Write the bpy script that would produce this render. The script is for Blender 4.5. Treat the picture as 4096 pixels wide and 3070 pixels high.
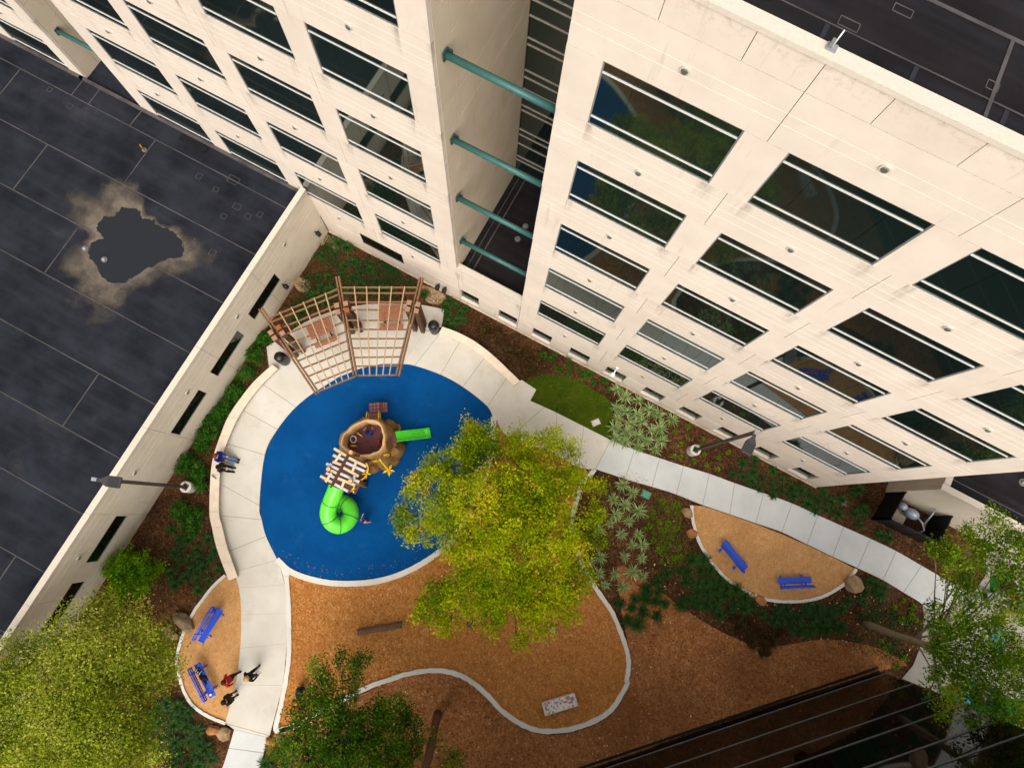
import bpy, bmesh, math, random
import numpy as np
from mathutils import Vector, Matrix, Euler

for o in list(bpy.data.objects):
    bpy.data.objects.remove(o)
scene = bpy.context.scene
COL = scene.collection
random.seed(7)
RNG = np.random.default_rng(7)

# ------------------------------------------------------------ camera
cam_data = bpy.data.cameras.new('camera')
cam = bpy.data.objects.new('camera', cam_data)
COL.objects.link(cam)
cam_data.sensor_fit = 'HORIZONTAL'
cam_data.sensor_width = 36.0
cam_data.lens = 22.4518
cam_data.clip_start = 0.1
cam_data.clip_end = 1500.0
_ax = [(0.881985,0.469453,0.041421),(-0.467895,0.861756,0.196088),(0.05636,-0.192327,0.979711)]
_m = Matrix(((_ax[0][0], _ax[1][0], _ax[2][0]), (_ax[0][1], _ax[1][1], _ax[2][1]), (_ax[0][2], _ax[1][2], _ax[2][2]))).to_4x4()
_m.translation = Vector((5.343,-10.195,36.613))
cam.matrix_world = _m
scene.camera = cam

# ------------------------------------------------------------ sky, sun, exposure
SUN_EL, SUN_AZ = math.radians(50), math.radians(158)     # azimuth clockwise from +Y
world = bpy.data.worlds.new('World')
scene.world = world
world.use_nodes = True
wn = world.node_tree
wn.nodes.clear()
sky = wn.nodes.new('ShaderNodeTexSky')
sky.sky_type = 'NISHITA'
sky.sun_disc = False
sky.sun_elevation = SUN_EL
sky.sun_rotation = SUN_AZ
sky.air_density = 1.0
sky.dust_density = 4.0
hs = wn.nodes.new('ShaderNodeHueSaturation')
hs.inputs['Saturation'].default_value = 0.22
bgn = wn.nodes.new('ShaderNodeBackground')
bgn.inputs['Strength'].default_value = 0.15
wo = wn.nodes.new('ShaderNodeOutputWorld')
wn.links.new(sky.outputs[0], hs.inputs['Color'])
wn.links.new(hs.outputs[0], bgn.inputs['Color'])
wn.links.new(bgn.outputs[0], wo.inputs['Surface'])
sun_data = bpy.data.lights.new('sun', 'SUN')
sun_data.energy = 1.3
sun_data.angle = math.radians(60)
sun_data.color = (1.0, 0.935, 0.84)
sun = bpy.data.objects.new('sun', sun_data)
COL.objects.link(sun)
_sd = Vector((math.sin(SUN_AZ) * math.cos(SUN_EL), math.cos(SUN_AZ) * math.cos(SUN_EL), math.sin(SUN_EL)))
sun.rotation_euler = _sd.to_track_quat('Z', 'Y').to_euler()
sun.location = (0, -60, 60)
scene.view_settings.view_transform = 'Standard'
scene.view_settings.look = 'None'
scene.view_settings.exposure = 0.56
scene.view_settings.gamma = 1.0
scene.view_settings.use_curve_mapping = False
scene.render.engine = 'CYCLES'
scene.render.resolution_x = 1024
scene.render.resolution_y = 767

# ------------------------------------------------------------ materials
def srgb(r, g, b):
    f = lambda c: (c / 255 / 12.92) if c / 255 <= 0.04045 else ((c / 255 + 0.055) / 1.055) ** 2.4
    return (f(r), f(g), f(b), 1.0)

class NT:
    def __init__(s, name):
        s.m = bpy.data.materials.new(name); s.m.use_nodes = True
        s.t = s.m.node_tree; s.t.nodes.clear()
        s.out = s.n('ShaderNodeOutputMaterial'); s.b = s.n('ShaderNodeBsdfPrincipled')
        s.l(s.b.outputs[0], s.out.inputs['Surface'])
    def n(s, ty, **kw):
        x = s.t.nodes.new(ty)
        for k, v in kw.items(): setattr(x, k, v)
        return x
    def l(s, a, b): s.t.links.new(a, b)
    def pos(s, scale=(1, 1, 1)):
        g = s.n('ShaderNodeNewGeometry'); mp = s.n('ShaderNodeMapping'); mp.inputs['Scale'].default_value = scale
        s.l(g.outputs['Position'], mp.inputs['Vector']); return mp.outputs[0]
    def noise(s, scale, detail=4, rough=.55, vec=None, sc=(1, 1, 1)):
        x = s.n('ShaderNodeTexNoise'); x.inputs['Scale'].default_value = scale
        x.inputs['Detail'].default_value = detail; x.inputs['Roughness'].default_value = rough
        s.l(vec if vec else s.pos(sc), x.inputs['Vector']); return x.outputs['Fac']
    def voro(s, scale, vec=None, out='Color', sc=(1, 1, 1)):
        x = s.n('ShaderNodeTexVoronoi'); x.inputs['Scale'].default_value = scale
        s.l(vec if vec else s.pos(sc), x.inputs['Vector']); return x.outputs[out]
    def ramp(s, fac, stops, interp='LINEAR'):
        x = s.n('ShaderNodeValToRGB'); x.color_ramp.interpolation = interp
        e = x.color_ramp.elements
        while len(e) < len(stops): e.new(0.5)
        for i, (p, c) in enumerate(stops): e[i].position = p; e[i].color = c if len(c) == 4 else (*c, 1)
        s.l(fac, x.inputs['Fac']); return x.outputs['Color']
    def mix(s, fac, a, b, mode='MIX'):
        x = s.n('ShaderNodeMix', data_type='RGBA', blend_type=mode)
        for i, v in ((0, fac), (6, a), (7, b)):
            if hasattr(v, 'node'): s.l(v, x.inputs[i])
            else: x.inputs[i].default_value = v
        return x.outputs[2]
    def math(s, op, a, b=0.0):
        x = s.n('ShaderNodeMath', operation=op)
        for i, v in ((0, a), (1, b)):
            if hasattr(v, 'node'): s.l(v, x.inputs[i])
            else: x.inputs[i].default_value = v
        return x.outputs[0]
    def bump(s, h, strength=.3, dist=.02):
        x = s.n('ShaderNodeBump'); x.inputs['Strength'].default_value = strength; x.inputs['Distance'].default_value = dist
        s.l(h, x.inputs['Height']); s.l(x.outputs[0], s.b.inputs['Normal'])
    def fin(s, col, rough=.8, spec=.3, metal=0.0):
        if hasattr(col, 'node'): s.l(col, s.b.inputs['Base Color'])
        else: s.b.inputs['Base Color'].default_value = col
        if hasattr(rough, 'node'): s.l(rough, s.b.inputs['Roughness'])
        else: s.b.inputs['Roughness'].default_value = rough
        s.b.inputs['Specular IOR Level'].default_value = spec
        s.b.inputs['Metallic'].default_value = metal
        return s.m

MATS = {}
def simple(name, rgb, rough=.6, spec=.4, var=.12, scale=6, metal=0.0, bump=0.0):
    t = NT(name); c = srgb(*rgb)
    lo = tuple(x * (1 - var) for x in c[:3]); hi = tuple(min(1, x * (1 + var)) for x in c[:3])
    n = t.noise(scale, 5)
    if bump: t.bump(n, bump, .02)
    MATS[name] = t.fin(t.ramp(n, [(.3, lo), (.7, hi)]), rough, spec, metal)
    return MATS[name]

def zfac(t, z0, z1):
    g = t.n('ShaderNodeNewGeometry'); sp = t.n('ShaderNodeSeparateXYZ'); t.l(g.outputs['Position'], sp.inputs[0])
    mr = t.n('ShaderNodeMapRange'); t.l(sp.outputs['Z'], mr.inputs['Value'])
    mr.inputs['From Min'].default_value = z0; mr.inputs['From Max'].default_value = z1
    return mr.outputs[0]

def m_precast(name, a, b, dirt=.35, sills=False):
    t = NT(name)
    base = t.ramp(t.noise(.9, 6, .6), [(.3, srgb(*a)), (.7, srgb(*b))])
    fine = t.noise(55, 3, .6)
    base = t.mix(.06, base, t.ramp(fine, [(.35, (.35, .3, .24)), (.65, (1, .96, .9))]), 'MULTIPLY')
    streak = t.ramp(t.noise(2.2, 4, .6, sc=(1.6, 1.6, .16)), [(.60, (0, 0, 0)), (.78, (1, 1, 1))])
    base = t.mix(t.math('MULTIPLY', streak, dirt), base, srgb(150, 138, 120), 'MIX')
    if sills:
        g = t.n('ShaderNodeNewGeometry'); sp_ = t.n('ShaderNodeSeparateXYZ'); t.l(g.outputs['Position'], sp_.inputs[0])
        m_ = t.math('FLOORED_MODULO', t.math('SUBTRACT', t.math('ABSOLUTE', sp_.outputs['X']), 2.88), 4.68)
        def near(c, w):
            x = t.n('ShaderNodeMapRange'); t.l(t.math('ABSOLUTE', t.math('SUBTRACT', m_, c)), x.inputs['Value']); x.inputs['From Max'].default_value = w; x.inputs['To Min'].default_value = 1; x.inputs['To Max'].default_value = 0; return x.outputs[0]
        side = t.math('ADD', near(.03, .28), near(3.6, .28))
        tz = t.math('FLOORED_MODULO', t.math('SUBTRACT', 21.37, sp_.outputs['Z']), 4.22)
        x = t.n('ShaderNodeMapRange'); t.l(tz, x.inputs['Value']); x.inputs['From Max'].default_value = .95; x.inputs['To Min'].default_value = 1; x.inputs['To Max'].default_value = 0
        drip = t.math('MULTIPLY', t.math('MULTIPLY', side, x.outputs[0]), t.math('LESS_THAN', sp_.outputs['Z'], 21.4))
        drip = t.math('MULTIPLY', drip, t.ramp(t.noise(3.5, 5, .7, sc=(1.8, 1.8, .25)), [(.38, (0, 0, 0)), (.62, (1, 1, 1))]))
        base = t.mix(t.math('MULTIPLY', drip, .95), base, srgb(128, 116, 100))
        # every panel was cast separately: slight tone steps
        oi = t.n('ShaderNodeObjectInfo')
        base = t.mix(.5, base, t.ramp(oi.outputs['Random'], [(0, (.86, .85, .84)), (.5, (.97, .965, .96)), (1, (1, 1, 1))]), 'MULTIPLY')
    # splash dirt along the foot of the walls and grime under the parapet coping
    foot = t.math('MULTIPLY', t.math('SUBTRACT', 1.0, zfac(t, .15, .95)), t.ramp(t.noise(1.3, 5, .65, sc=(1, 1, 2)), [(.38, (0, 0, 0)), (.7, (1, 1, 1))]))
    base = t.mix(t.math('MULTIPLY', foot, .75), base, srgb(168, 132, 92))
    top = t.math('MULTIPLY', zfac(t, 25.75, 26.4), t.ramp(t.noise(5, 8, .75), [(.5, (0, 0, 0)), (.68, (1, 1, 1))]))
    base = t.mix(t.math('MULTIPLY', top, .6), base, srgb(140, 120, 98))
    t.bump(fine, .12, .004)
    MATS[name] = t.fin(base, .85, .2)
m_precast('precast', (213, 198, 181), (224, 209, 192), .45, True)
m_precast('precast_low', (206, 192, 170), (218, 205, 184), .3)
simple('joint_backing', (150, 132, 108), .9, .1)
simple('coping', (206, 193, 175), .7, .3, .06, 12)

def m_glass():
    t = NT('dark_glass')
    n = t.noise(.35, 2)
    t.bump(n, .02, .05)
    t.b.inputs['IOR'].default_value = 1.85
    t.b.inputs['Specular Tint'].default_value = (.72, .92, .86, 1)
    MATS['dark_glass'] = t.fin(t.ramp(t.noise(.12, 2), [(.35, (.004, .008, .007)), (.7, (.008, .015, .013))]), .03, .55)
m_glass()
def m_black_glass():
    t = NT('black_glass')
    t.bump(t.noise(.5, 2), .02, .05)
    MATS['black_glass'] = t.fin((.003, .003, .003, 1), .04, .5)
m_black_glass()
simple('transom', (206, 202, 194), .45, .5, .04)
simple('frame_dark', (38, 40, 40), .5, .5)
simple('grey_frame', (120, 122, 118), .5, .5)
simple('teal_paint', (50, 94, 88), .45, .5, .12, 3)
simple('teal_dark', (36, 66, 62), .5, .5)
simple('light_rim', (196, 188, 172), .5, .4)
simple('light_lens', (92, 90, 82), .35, .5)
simple('mullion_pale', (150, 140, 128), .5, .4)

def m_roof(name, a, b, streaky=True):
    t = NT(name)
    base = t.ramp(t.noise(.45, 7, .62), [(.3, srgb(*a)), (.72, srgb(*b))])
    st = t.ramp(t.noise(1.5, 5, .6, sc=(.15, 1.6, 1)), [(.45, (0, 0, 0)), (.75, (1, 1, 1))])
    base = t.mix(t.math('MULTIPLY', st, .3), base, srgb(56, 57, 62))
    dust = t.ramp(t.noise(.22, 6, .7), [(.6, (0, 0, 0)), (.8, (1, 1, 1))])
    base = t.mix(t.math('MULTIPLY', dust, .35), base, srgb(84, 80, 78))
    t.bump(t.noise(30, 4), .15, .01)
    MATS[name] = t.fin(base, .85, .12)
m_roof('roof_membrane', (15, 17, 22), (44, 46, 54))
m_roof('roof_brown', (20, 17, 18), (35, 32, 33))
simple('roof_seam', (82, 77, 76), .9, .1, .35, 1.2)
simple('roof_patch', (44, 44, 50), .8, .2)
simple('dried_silt', (126, 114, 98), .95, .1, .35, 1.5)
def m_puddle():
    t = NT('puddle_water')
    MATS['puddle_water'] = t.fin(srgb(34, 36, 40), .05, .3)
m_puddle()
simple('galvanised', (150, 154, 156), .5, .4, .15, 8, .4)
simple('zinc_dull', (120, 118, 112), .5, .4, .2, 8, .3)

def m_concrete(name, a, b, stain=.25):
    t = NT(name)
    base = t.ramp(t.noise(.6, 6, .6), [(.3, srgb(*a)), (.7, srgb(*b))])
    sp = t.noise(40, 4, .7)
    base = t.mix(.22, base, t.ramp(sp, [(.3, (.45, .42, .38)), (.7, (1, 1, 1))]), 'MULTIPLY')
    st = t.ramp(t.noise(.8, 7, .68), [(.56, (0, 0, 0)), (.74, (1, 1, 1))])
    base = t.mix(t.math('MULTIPLY', st, stain), base, srgb(166, 142, 112))
    t.bump(sp, .2, .004)
    MATS[name] = t.fin(base, .9, .2)
m_concrete('concrete', (205, 197, 181), (220, 213, 199), .35)
m_concrete('concrete_cool', (200, 200, 195), (216, 216, 211), .15)
m_concrete('concrete_old', (150, 144, 132), (172, 165, 152), .4)
m_concrete('kerb_stone', (214, 207, 192), (230, 224, 212), .18)
simple('joint_dark', (120, 108, 92), .9, .1)
simple('limestone_cap', (226, 206, 182), .8, .2, .08, 2.5, 0, .15)
def m_mosaic(name, scale, bg, amt):
    t = NT(name)
    v = t.voro(scale)
    hsv = t.n('ShaderNodeHueSaturation'); hsv.inputs['Saturation'].default_value = 1.2; t.l(v, hsv.inputs['Color'])
    sel = t.ramp(t.noise(scale * .8, 2), [(.48, (0, 0, 0)), (.52, (1, 1, 1))])
    MATS[name] = t.fin(t.mix(t.math('MULTIPLY', sel, amt), srgb(*bg), hsv.outputs[0]), .35, .5)
m_mosaic('mosaic', 14, (176, 160, 142), .7)

def m_chips(name, cols, scale, big=.5, dark=(60, 36, 22), bumpd=.02, darkamt=.5, rot=True):
    t = NT(name)
    v = t.n('ShaderNodeTexVoronoi'); v.inputs['Scale'].default_value = scale
    nz = t.n('ShaderNodeTexNoise'); nz.inputs['Scale'].default_value = scale * .5; nz.inputs['Detail'].default_value = 2
    pp = t.pos(); t.l(pp, nz.inputs['Vector'])
    add = t.n('ShaderNodeVectorMath', operation='MULTIPLY_ADD'); t.l(nz.outputs['Color'], add.inputs[0]); add.inputs[1].default_value = (.12, .12, .12); t.l(pp, add.inputs[2])
    t.l(add.outputs[0], v.inputs['Vector'])
    bw = t.n('ShaderNodeSeparateColor'); t.l(v.outputs['Color'], bw.inputs[0])
    n = len(cols)
    base = t.ramp(bw.outputs[0], [(i / max(1, n - 1), srgb(*c)) for i, c in enumerate(cols)])
    bigv = t.ramp(t.noise(big, 6, .62), [(.35, (0, 0, 0)), (.68, (1, 1, 1))])
    base = t.mix(t.math('MULTIPLY', bigv, darkamt), base, srgb(*dark))
    mid = t.noise(scale * .22, 5, .7)
    base = t.mix(.35, base, t.ramp(mid, [(.3, (.36, .35, .34)), (.68, (1, 1, 1))]), 'MULTIPLY')
    t.bump(v.outputs['Distance'], .6, bumpd)
    MATS[name] = t.fin(base, 1.0, .0)
m_chips('soil', [(60, 40, 25), (92, 62, 39), (116, 80, 52), (72, 48, 30), (136, 98, 66)], 11, .35, (38, 26, 17), .03, .85)
m_chips('mulch', [(166, 106, 60), (186, 124, 74), (154, 96, 54), (204, 144, 90), (132, 82, 46)], 10, .22, (122, 78, 46), .03, .7)
m_chips('wood_chips', [(182, 118, 58), (204, 138, 74), (170, 106, 50), (220, 160, 96), (152, 92, 44)], 11, .16, (166, 104, 52), .03, .5)
m_chips('granite_fines', [(206, 152, 96), (216, 164, 108), (194, 140, 86), (224, 176, 120)], 16, .6, (172, 122, 74), .01, .5)
m_chips('pea_gravel', [(190, 160, 120), (160, 128, 92), (206, 184, 150), (136, 104, 74)], 14, .5, (120, 86, 58), .03, .4)
def m_rubber():
    t = NT('blue_rubber')
    n = t.noise(60, 3, .7)
    base = t.ramp(n, [(.3, srgb(2, 50, 96)), (.5, srgb(4, 72, 130)), (.72, srgb(26, 100, 160))])
    base = t.mix(t.math('MULTIPLY', t.ramp(t.noise(.5, 7, .7), [(.4, (0, 0, 0)), (.7, (1, 1, 1))]), .45), base, srgb(2, 48, 98))
    base = t.mix(t.math('MULTIPLY', t.ramp(t.noise(.9, 7, .75), [(.58, (0, 0, 0)), (.75, (1, 1, 1))]), .25), base, srgb(70, 112, 150))
    t.bump(n, .4, .006)
    MATS['blue_rubber'] = t.fin(base, .95, .06)
m_rubber()
def m_lawn():
    t = NT('lawn_base')
    MATS['lawn_base'] = t.fin(t.ramp(t.noise(1.4, 6, .65), [(.3, srgb(62, 84, 12)), (.6, srgb(84, 98, 20)), (.75, srgb(108, 100, 34))]), .95, .1)
m_lawn()

def m_tint(name, stops, rough=.6, spec=.25, transl=.0):
    """colour picked by the random per-face 'tint' attribute"""
    t = NT(name)
    a = t.n('ShaderNodeAttribute'); a.attribute_name = 'tint'
    c = t.ramp(a.outputs['Fac'], [(p, srgb(*q)) for p, q in stops])
    t.fin(c, rough, spec)
    if transl:
        tr = t.n('ShaderNodeBsdfTranslucent'); t.l(c, tr.inputs['Color'])
        mx = t.n('ShaderNodeMixShader'); mx.inputs[0].default_value = transl
        t.l(t.b.outputs[0], mx.inputs[1]); t.l(tr.outputs[0], mx.inputs[2]); t.l(mx.outputs[0], t.out.inputs['Surface'])
    MATS[name] = t.m
m_tint('leaf_centre', [(0, (96, 124, 4)), (.35, (146, 164, 6)), (.75, (186, 194, 20)), (.93, (208, 198, 34)), (1, (214, 176, 60))], .9, .04, .45)
m_tint('leaf_south', [(0, (46, 80, 12)), (.5, (80, 114, 22)), (.85, (118, 146, 36)), (1, (154, 162, 64))], .9, .04, .4)
m_tint('leaf_west', [(0, (98, 122, 18)), (.4, (148, 164, 36)), (.75, (188, 192, 66)), (1, (214, 208, 110))], .9, .04, .45)
m_tint('leaf_east', [(0, (58, 92, 8)), (.45, (98, 132, 16)), (.8, (144, 168, 38)), (1, (188, 178, 60))], .9, .04, .4)
m_tint('leaf_bush', [(0, (72, 116, 8)), (.5, (104, 152, 14)), (1, (142, 178, 34))], .9, .04, .3)
m_tint('leaf_shrub', [(0, (34, 72, 18)), (.5, (58, 104, 28)), (1, (94, 140, 52))], .9, .04, .25)
m_tint('leaf_brown', [(0, (58, 40, 24)), (.5, (86, 60, 34)), (.8, (78, 78, 32)), (1, (118, 90, 52))], .9, .04, .15)
m_tint('leaf_lily', [(0, (16, 44, 8)), (.45, (36, 72, 14)), (.8, (64, 104, 26)), (1, (108, 136, 52))], .5, .3, .2)
m_tint('leaf_agave', [(0, (86, 116, 56)), (.4, (134, 156, 88)), (.75, (184, 194, 130)), (1, (222, 222, 170))], .5, .3, .15)
m_tint('leaf_lime', [(0, (54, 84, 14)), (.5, (98, 128, 24)), (.85, (152, 164, 48)), (1, (204, 198, 84))], .9, .04, .2)
m_tint('grass_blades', [(0, (46, 74, 6)), (.5, (70, 92, 12)), (.8, (92, 102, 24)), (1, (124, 108, 48))], .9, .04, .2)
m_tint('litter', [(0, (120, 76, 44)), (.4, (166, 118, 78)), (.8, (214, 180, 136)), (1, (232, 210, 176))], .8, .1)
m_tint('mulch_bits', [(0, (38, 25, 16)), (.4, (72, 47, 29)), (.75, (106, 71, 44)), (1, (152, 110, 74))], 1, .0)
m_tint('chip_bits', [(0, (132, 78, 36)), (.4, (176, 112, 54)), (.75, (202, 138, 76)), (1, (228, 172, 108))], 1, .0)

def m_wood(name, a, b, sc=(3, 3, 3), rough=.8):
    t = NT(name)
    tc = t.n('ShaderNodeTexCoord'); mp = t.n('ShaderNodeMapping'); mp.inputs['Scale'].default_value = sc
    t.l(tc.outputs['Object'], mp.inputs['Vector'])
    n = t.noise(6, 6, .65, mp.outputs[0])
    t.bump(n, .35, .01)
    MATS[name] = t.fin(t.ramp(n, [(.3, srgb(*a)), (.7, srgb(*b))]), rough, .2)
m_wood('pergola_wood', (108, 76, 50), (148, 112, 80))
m_wood('pergola_batten', (156, 126, 94), (190, 160, 124))
m_wood('post_wood', (72, 50, 36), (108, 78, 56))
m_wood('post_end', (140, 100, 74), (174, 136, 108))
m_wood('post_end_orange', (140, 70, 36), (164, 92, 52))
m_wood('bench_wood', (148, 86, 58), (184, 120, 86))
m_wood('log_bark', (88, 62, 46), (128, 98, 76), (2, 2, 2), .95)
m_wood('trunk_bark', (112, 92, 70), (164, 142, 112), (4, 4, 1), .95)
m_wood('trunk_dark', (74, 54, 40), (116, 88, 66), (4, 4, 1), .95)
m_wood('stump_end', (196, 172, 138), (218, 198, 164))
simple('boulder_tan', (150, 124, 90), .95, .1, .35, 3, 0, .6)
simple('boulder_grey', (128, 108, 84), .95, .1, .4, 3, 0, .6)
simple('boulder_orange', (160, 108, 66), .95, .1, .3, 3, 0, .6)
simple('bench_blue', (0, 82, 222), .4, .5, .1, 10)
simple('bench_blue_mesh', (46, 80, 190), .5, .4, .12, 30)
simple('black_plastic', (16, 18, 20), .4, .5, .2, 6)
simple('black_paint', (14, 14, 15), .5, .4, .2)
simple('lamp_grey', (58, 56, 58), .5, .4, .15, 10)
simple('pole_dark', (50, 44, 40), .5, .4, .15, 4)
simple('white_plastic', (236, 238, 240), .4, .5, .03)
simple('utility_green', (86, 140, 112), .6, .4)
simple('stump_tan', (158, 116, 70), .85, .2, .3, 2.2, 0, .5)
simple('stump_rim', (206, 168, 118), .8, .2, .12, 3)
simple('play_rock', (128, 96, 54), .9, .2, .35, 2.4, 0, .7)
simple('deck_brown', (104, 62, 60), .6, .3, .12, 6)
simple('deck_light', (158, 108, 108), .6, .3, .1, 8)
simple('roof_plank_brown', (84, 54, 38), .7, .3, .15, 5)
simple('slat_beige', (208, 184, 150), .7, .3, .06)
simple('slat_grey', (190, 190, 192), .7, .3, .06)
simple('slide_green', (70, 206, 36), .35, .5, .08, 1.5)
simple('tube_green', (98, 222, 58), .35, .5, .08, 1.5)
simple('tube_seam', (52, 134, 44), .5, .4)
simple('play_yellow', (226, 184, 14), .4, .5, .1)
simple('play_log', (158, 108, 66), .8, .2, .2, 4, 0, .3)
simple('turf_green', (24, 92, 30), .9, .1, .15, 8)
simple('splash_blue', (60, 146, 186), .7, .2, .1)
simple('gas_pipe_grey', (158, 168, 182), .4, .5, .12, 8, .2)
simple('red_paint', (150, 34, 44), .5, .4)
simple('gold_paint', (150, 108, 24), .5, .4)
simple('skin_a', (206, 152, 120), .55, .3, .04)
simple('skin_b', (150, 100, 72), .55, .3, .04)
for _n, _c in dict(cl_blue=(28, 36, 132), cl_denim=(84, 116, 146), cl_black=(20, 18, 20), cl_brown=(46, 34, 28), cl_red=(192, 30, 36), cl_navy=(24, 28, 52), cl_royal=(24, 58, 168),
                   cl_floral=(214, 140, 176), cl_tan=(170, 132, 96), cl_pink=(220, 70, 110), cl_maroon=(88, 26, 26), shoe_dark=(28, 24, 22), hair_dark=(26, 18, 14), hair_brown=(64, 36, 22), hair_blonde=(178, 140, 88), hair_red=(122, 60, 30)).items():
    simple(_n, _c, .8, .2, .15, 12)

# ------------------------------------------------------------ mesh helpers
ORG = {}      # world origin of every Empty

class MB:
    def __init__(s): s.v = []; s.f = []; s.mi = []
    def add(s, vs, fs, mi=0):
        o = len(s.v); s.v.extend([tuple(q) for q in vs]); s.f.extend([tuple(i + o for i in q) for q in fs]); s.mi.extend([mi] * len(fs)); return s
    def box(s, c, d, rz=0.0, mi=0, mat=None):
        hx, hy, hz = d[0] / 2, d[1] / 2, d[2] / 2
        vs = [Vector((x, y, z)) for x in (-hx, hx) for y in (-hy, hy) for z in (-hz, hz)]
        R = mat if mat is not None else Matrix.Rotation(rz, 3, 'Z')
        vs = [R @ q + Vector(c) for q in vs]
        return s.add(vs, [(0, 1, 3, 2), (4, 6, 7, 5), (0, 4, 5, 1), (2, 3, 7, 6), (0, 2, 6, 4), (1, 5, 7, 3)], mi)
    def bar(s, a, b, w, h, mi=0, up=(0, 0, 1)):
        a, b = Vector(a), Vector(b); d = b - a; L = d.length
        x = d.normalized(); u = Vector(up)
        if abs(x.dot(u)) > .99: u = Vector((1, 0, 0))
        y = u.cross(x).normalized(); z = x.cross(y)
        R = Matrix((x, y, z)).transposed()
        return s.box((a + b) / 2, (L, w, h), mat=R, mi=mi)
    def tube(s, pts, rad, n=10, cap=True, mi=0, flat=1.0):
        pts = [Vector(p) for p in pts]; m = len(pts)
        if not hasattr(rad, '__len__'): rad = [rad] * m
        vs = []; pu = None
        for i, p in enumerate(pts):
            t = (pts[min(i + 1, m - 1)] - pts[max(i - 1, 0)]).normalized()
            if pu is None:
                pu = Vector((0, 0, 1)) if abs(t.z) < .9 else Vector((1, 0, 0))
            pu = (pu - t * pu.dot(t)).normalized(); w = t.cross(pu)
            for k in range(n):
                a = 2 * math.pi * k / n
                vs.append(p + (pu * math.cos(a) * flat + w * math.sin(a)) * rad[i])
        fs = [(i * n + k, i * n + (k + 1) % n, (i + 1) * n + (k + 1) % n, (i + 1) * n + k) for i in range(m - 1) for k in range(n)]
        if cap: fs += [tuple(reversed(range(n))), tuple((m - 1) * n + k for k in range(n))]
        return s.add(vs, fs, mi)
    def cyl(s, c, r, h, n=16, mi=0, r2=None):
        return s.tube([(c[0], c[1], c[2]), (c[0], c[1], c[2] + h)], [r, r if r2 is None else r2], n, True, mi)
    def prism(s, poly, z0, z1, mi=0, bottom=False):
        n = len(poly)
        a = sum(poly[i][0] * poly[(i + 1) % n][1] - poly[(i + 1) % n][0] * poly[i][1] for i in range(n))
        if a < 0: poly = poly[::-1]
        vs = [(p[0], p[1], z0) for p in poly] + [(p[0], p[1], z1) for p in poly]
        fs = [tuple(range(n, 2 * n))] + [(i, (i + 1) % n, n + (i + 1) % n, n + i) for i in range(n)]
        if bottom: fs.append(tuple(reversed(range(n))))
        return s.add(vs, fs, mi)
    def sheet(s, poly, z, mi=0):
        n = len(poly)
        a = sum(poly[i][0] * poly[(i + 1) % n][1] - poly[(i + 1) % n][0] * poly[i][1] for i in range(n))
        if a < 0: poly = poly[::-1]
        return s.add([(p[0], p[1], z) for p in poly], [tuple(range(n))], mi)
    def ball(s, c, r, n=10, m=7, mi=0, noise=0.0, seed=0, rot=None):
        rr = r if hasattr(r, '__len__') else (r, r, r); rs = random.Random(seed)
        ph = [rs.uniform(0, 6.28) for _ in range(6)]
        vs = []
        for i in range(m + 1):
            th = math.pi * i / m
            for k in range(n):
                a = 2 * math.pi * k / n
                q = 1 + noise * (math.sin(2 * a + ph[0] + 2 * th) + .7 * math.sin(3 * a + ph[1] - 3 * th + ph[2]) + .5 * math.sin(5 * th + ph[3] + a))
                p = Vector((rr[0] * q * math.sin(th) * math.cos(a), rr[1] * q * math.sin(th) * math.sin(a), rr[2] * q * math.cos(th)))
                if rot is not None: p = rot @ p
                vs.append(p + Vector(c))
        fs = [(i * n + k, (i + 1) * n + k, (i + 1) * n + (k + 1) % n, i * n + (k + 1) % n) for i in range(m) for k in range(n)]
        return s.add(vs, fs, mi)
    def mesh(s, name, mats, smooth=False, off=(0, 0, 0)):
        me = bpy.data.meshes.new(name)
        o = off
        me.from_pydata([(p[0] - o[0], p[1] - o[1], p[2] - o[2]) for p in s.v], [], s.f)
        for m in (mats if isinstance(mats, (list, tuple)) else [mats]): me.materials.append(MATS[m])
        if any(s.mi): me.polygons.foreach_set('material_index', s.mi)
        if smooth: me.polygons.foreach_set('use_smooth', [True] * len(me.polygons))
        me.update(); return me
    def build(s, name, mats, parent=None, smooth=False, at=None):
        if parent is not None: off = ORG[parent.name]
        elif at is not None: off = at
        else: off = (0, 0, 0)
        ob = bpy.data.objects.new(name, s.mesh(name, mats, smooth, off)); COL.objects.link(ob)
        if parent is not None: ob.parent = parent; ORG[ob.name] = off
        else: ob.location = off; ORG[ob.name] = off
        return ob

def tag(o, label=None, cat=None, group=None, kind=None):
    if label: o['label'] = label
    if cat: o['category'] = cat
    if group: o['group'] = group
    if kind: o['kind'] = kind
    return o
def empty(name, loc, label=None, cat=None, group=None):
    o = bpy.data.objects.new(name, None); COL.objects.link(o); o.location = loc; o.empty_display_size = .3
    ORG[o.name] = tuple(loc); return tag(o, label, cat, group)
def inst(name, me, parent=None, loc=(0, 0, 0), rz=0.0, sc=1.0):
    """a further object that shares mesh data; loc is in world axes relative to the world origin"""
    o = bpy.data.objects.new(name, me); COL.objects.link(o)
    if parent is not None:
        p = ORG[parent.name]; o.parent = parent; loc = (loc[0] - p[0], loc[1] - p[1], loc[2] - p[2])
    o.location = loc; o.rotation_euler = (0, 0, rz); o.scale = (sc, sc, sc) if not hasattr(sc, '__len__') else sc
    return o
def bevel(o, w=.01, seg=2):
    b = o.modifiers.new('bevel', 'BEVEL'); b.width = w; b.segments = seg; b.limit_method = 'ANGLE'; return o

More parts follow.
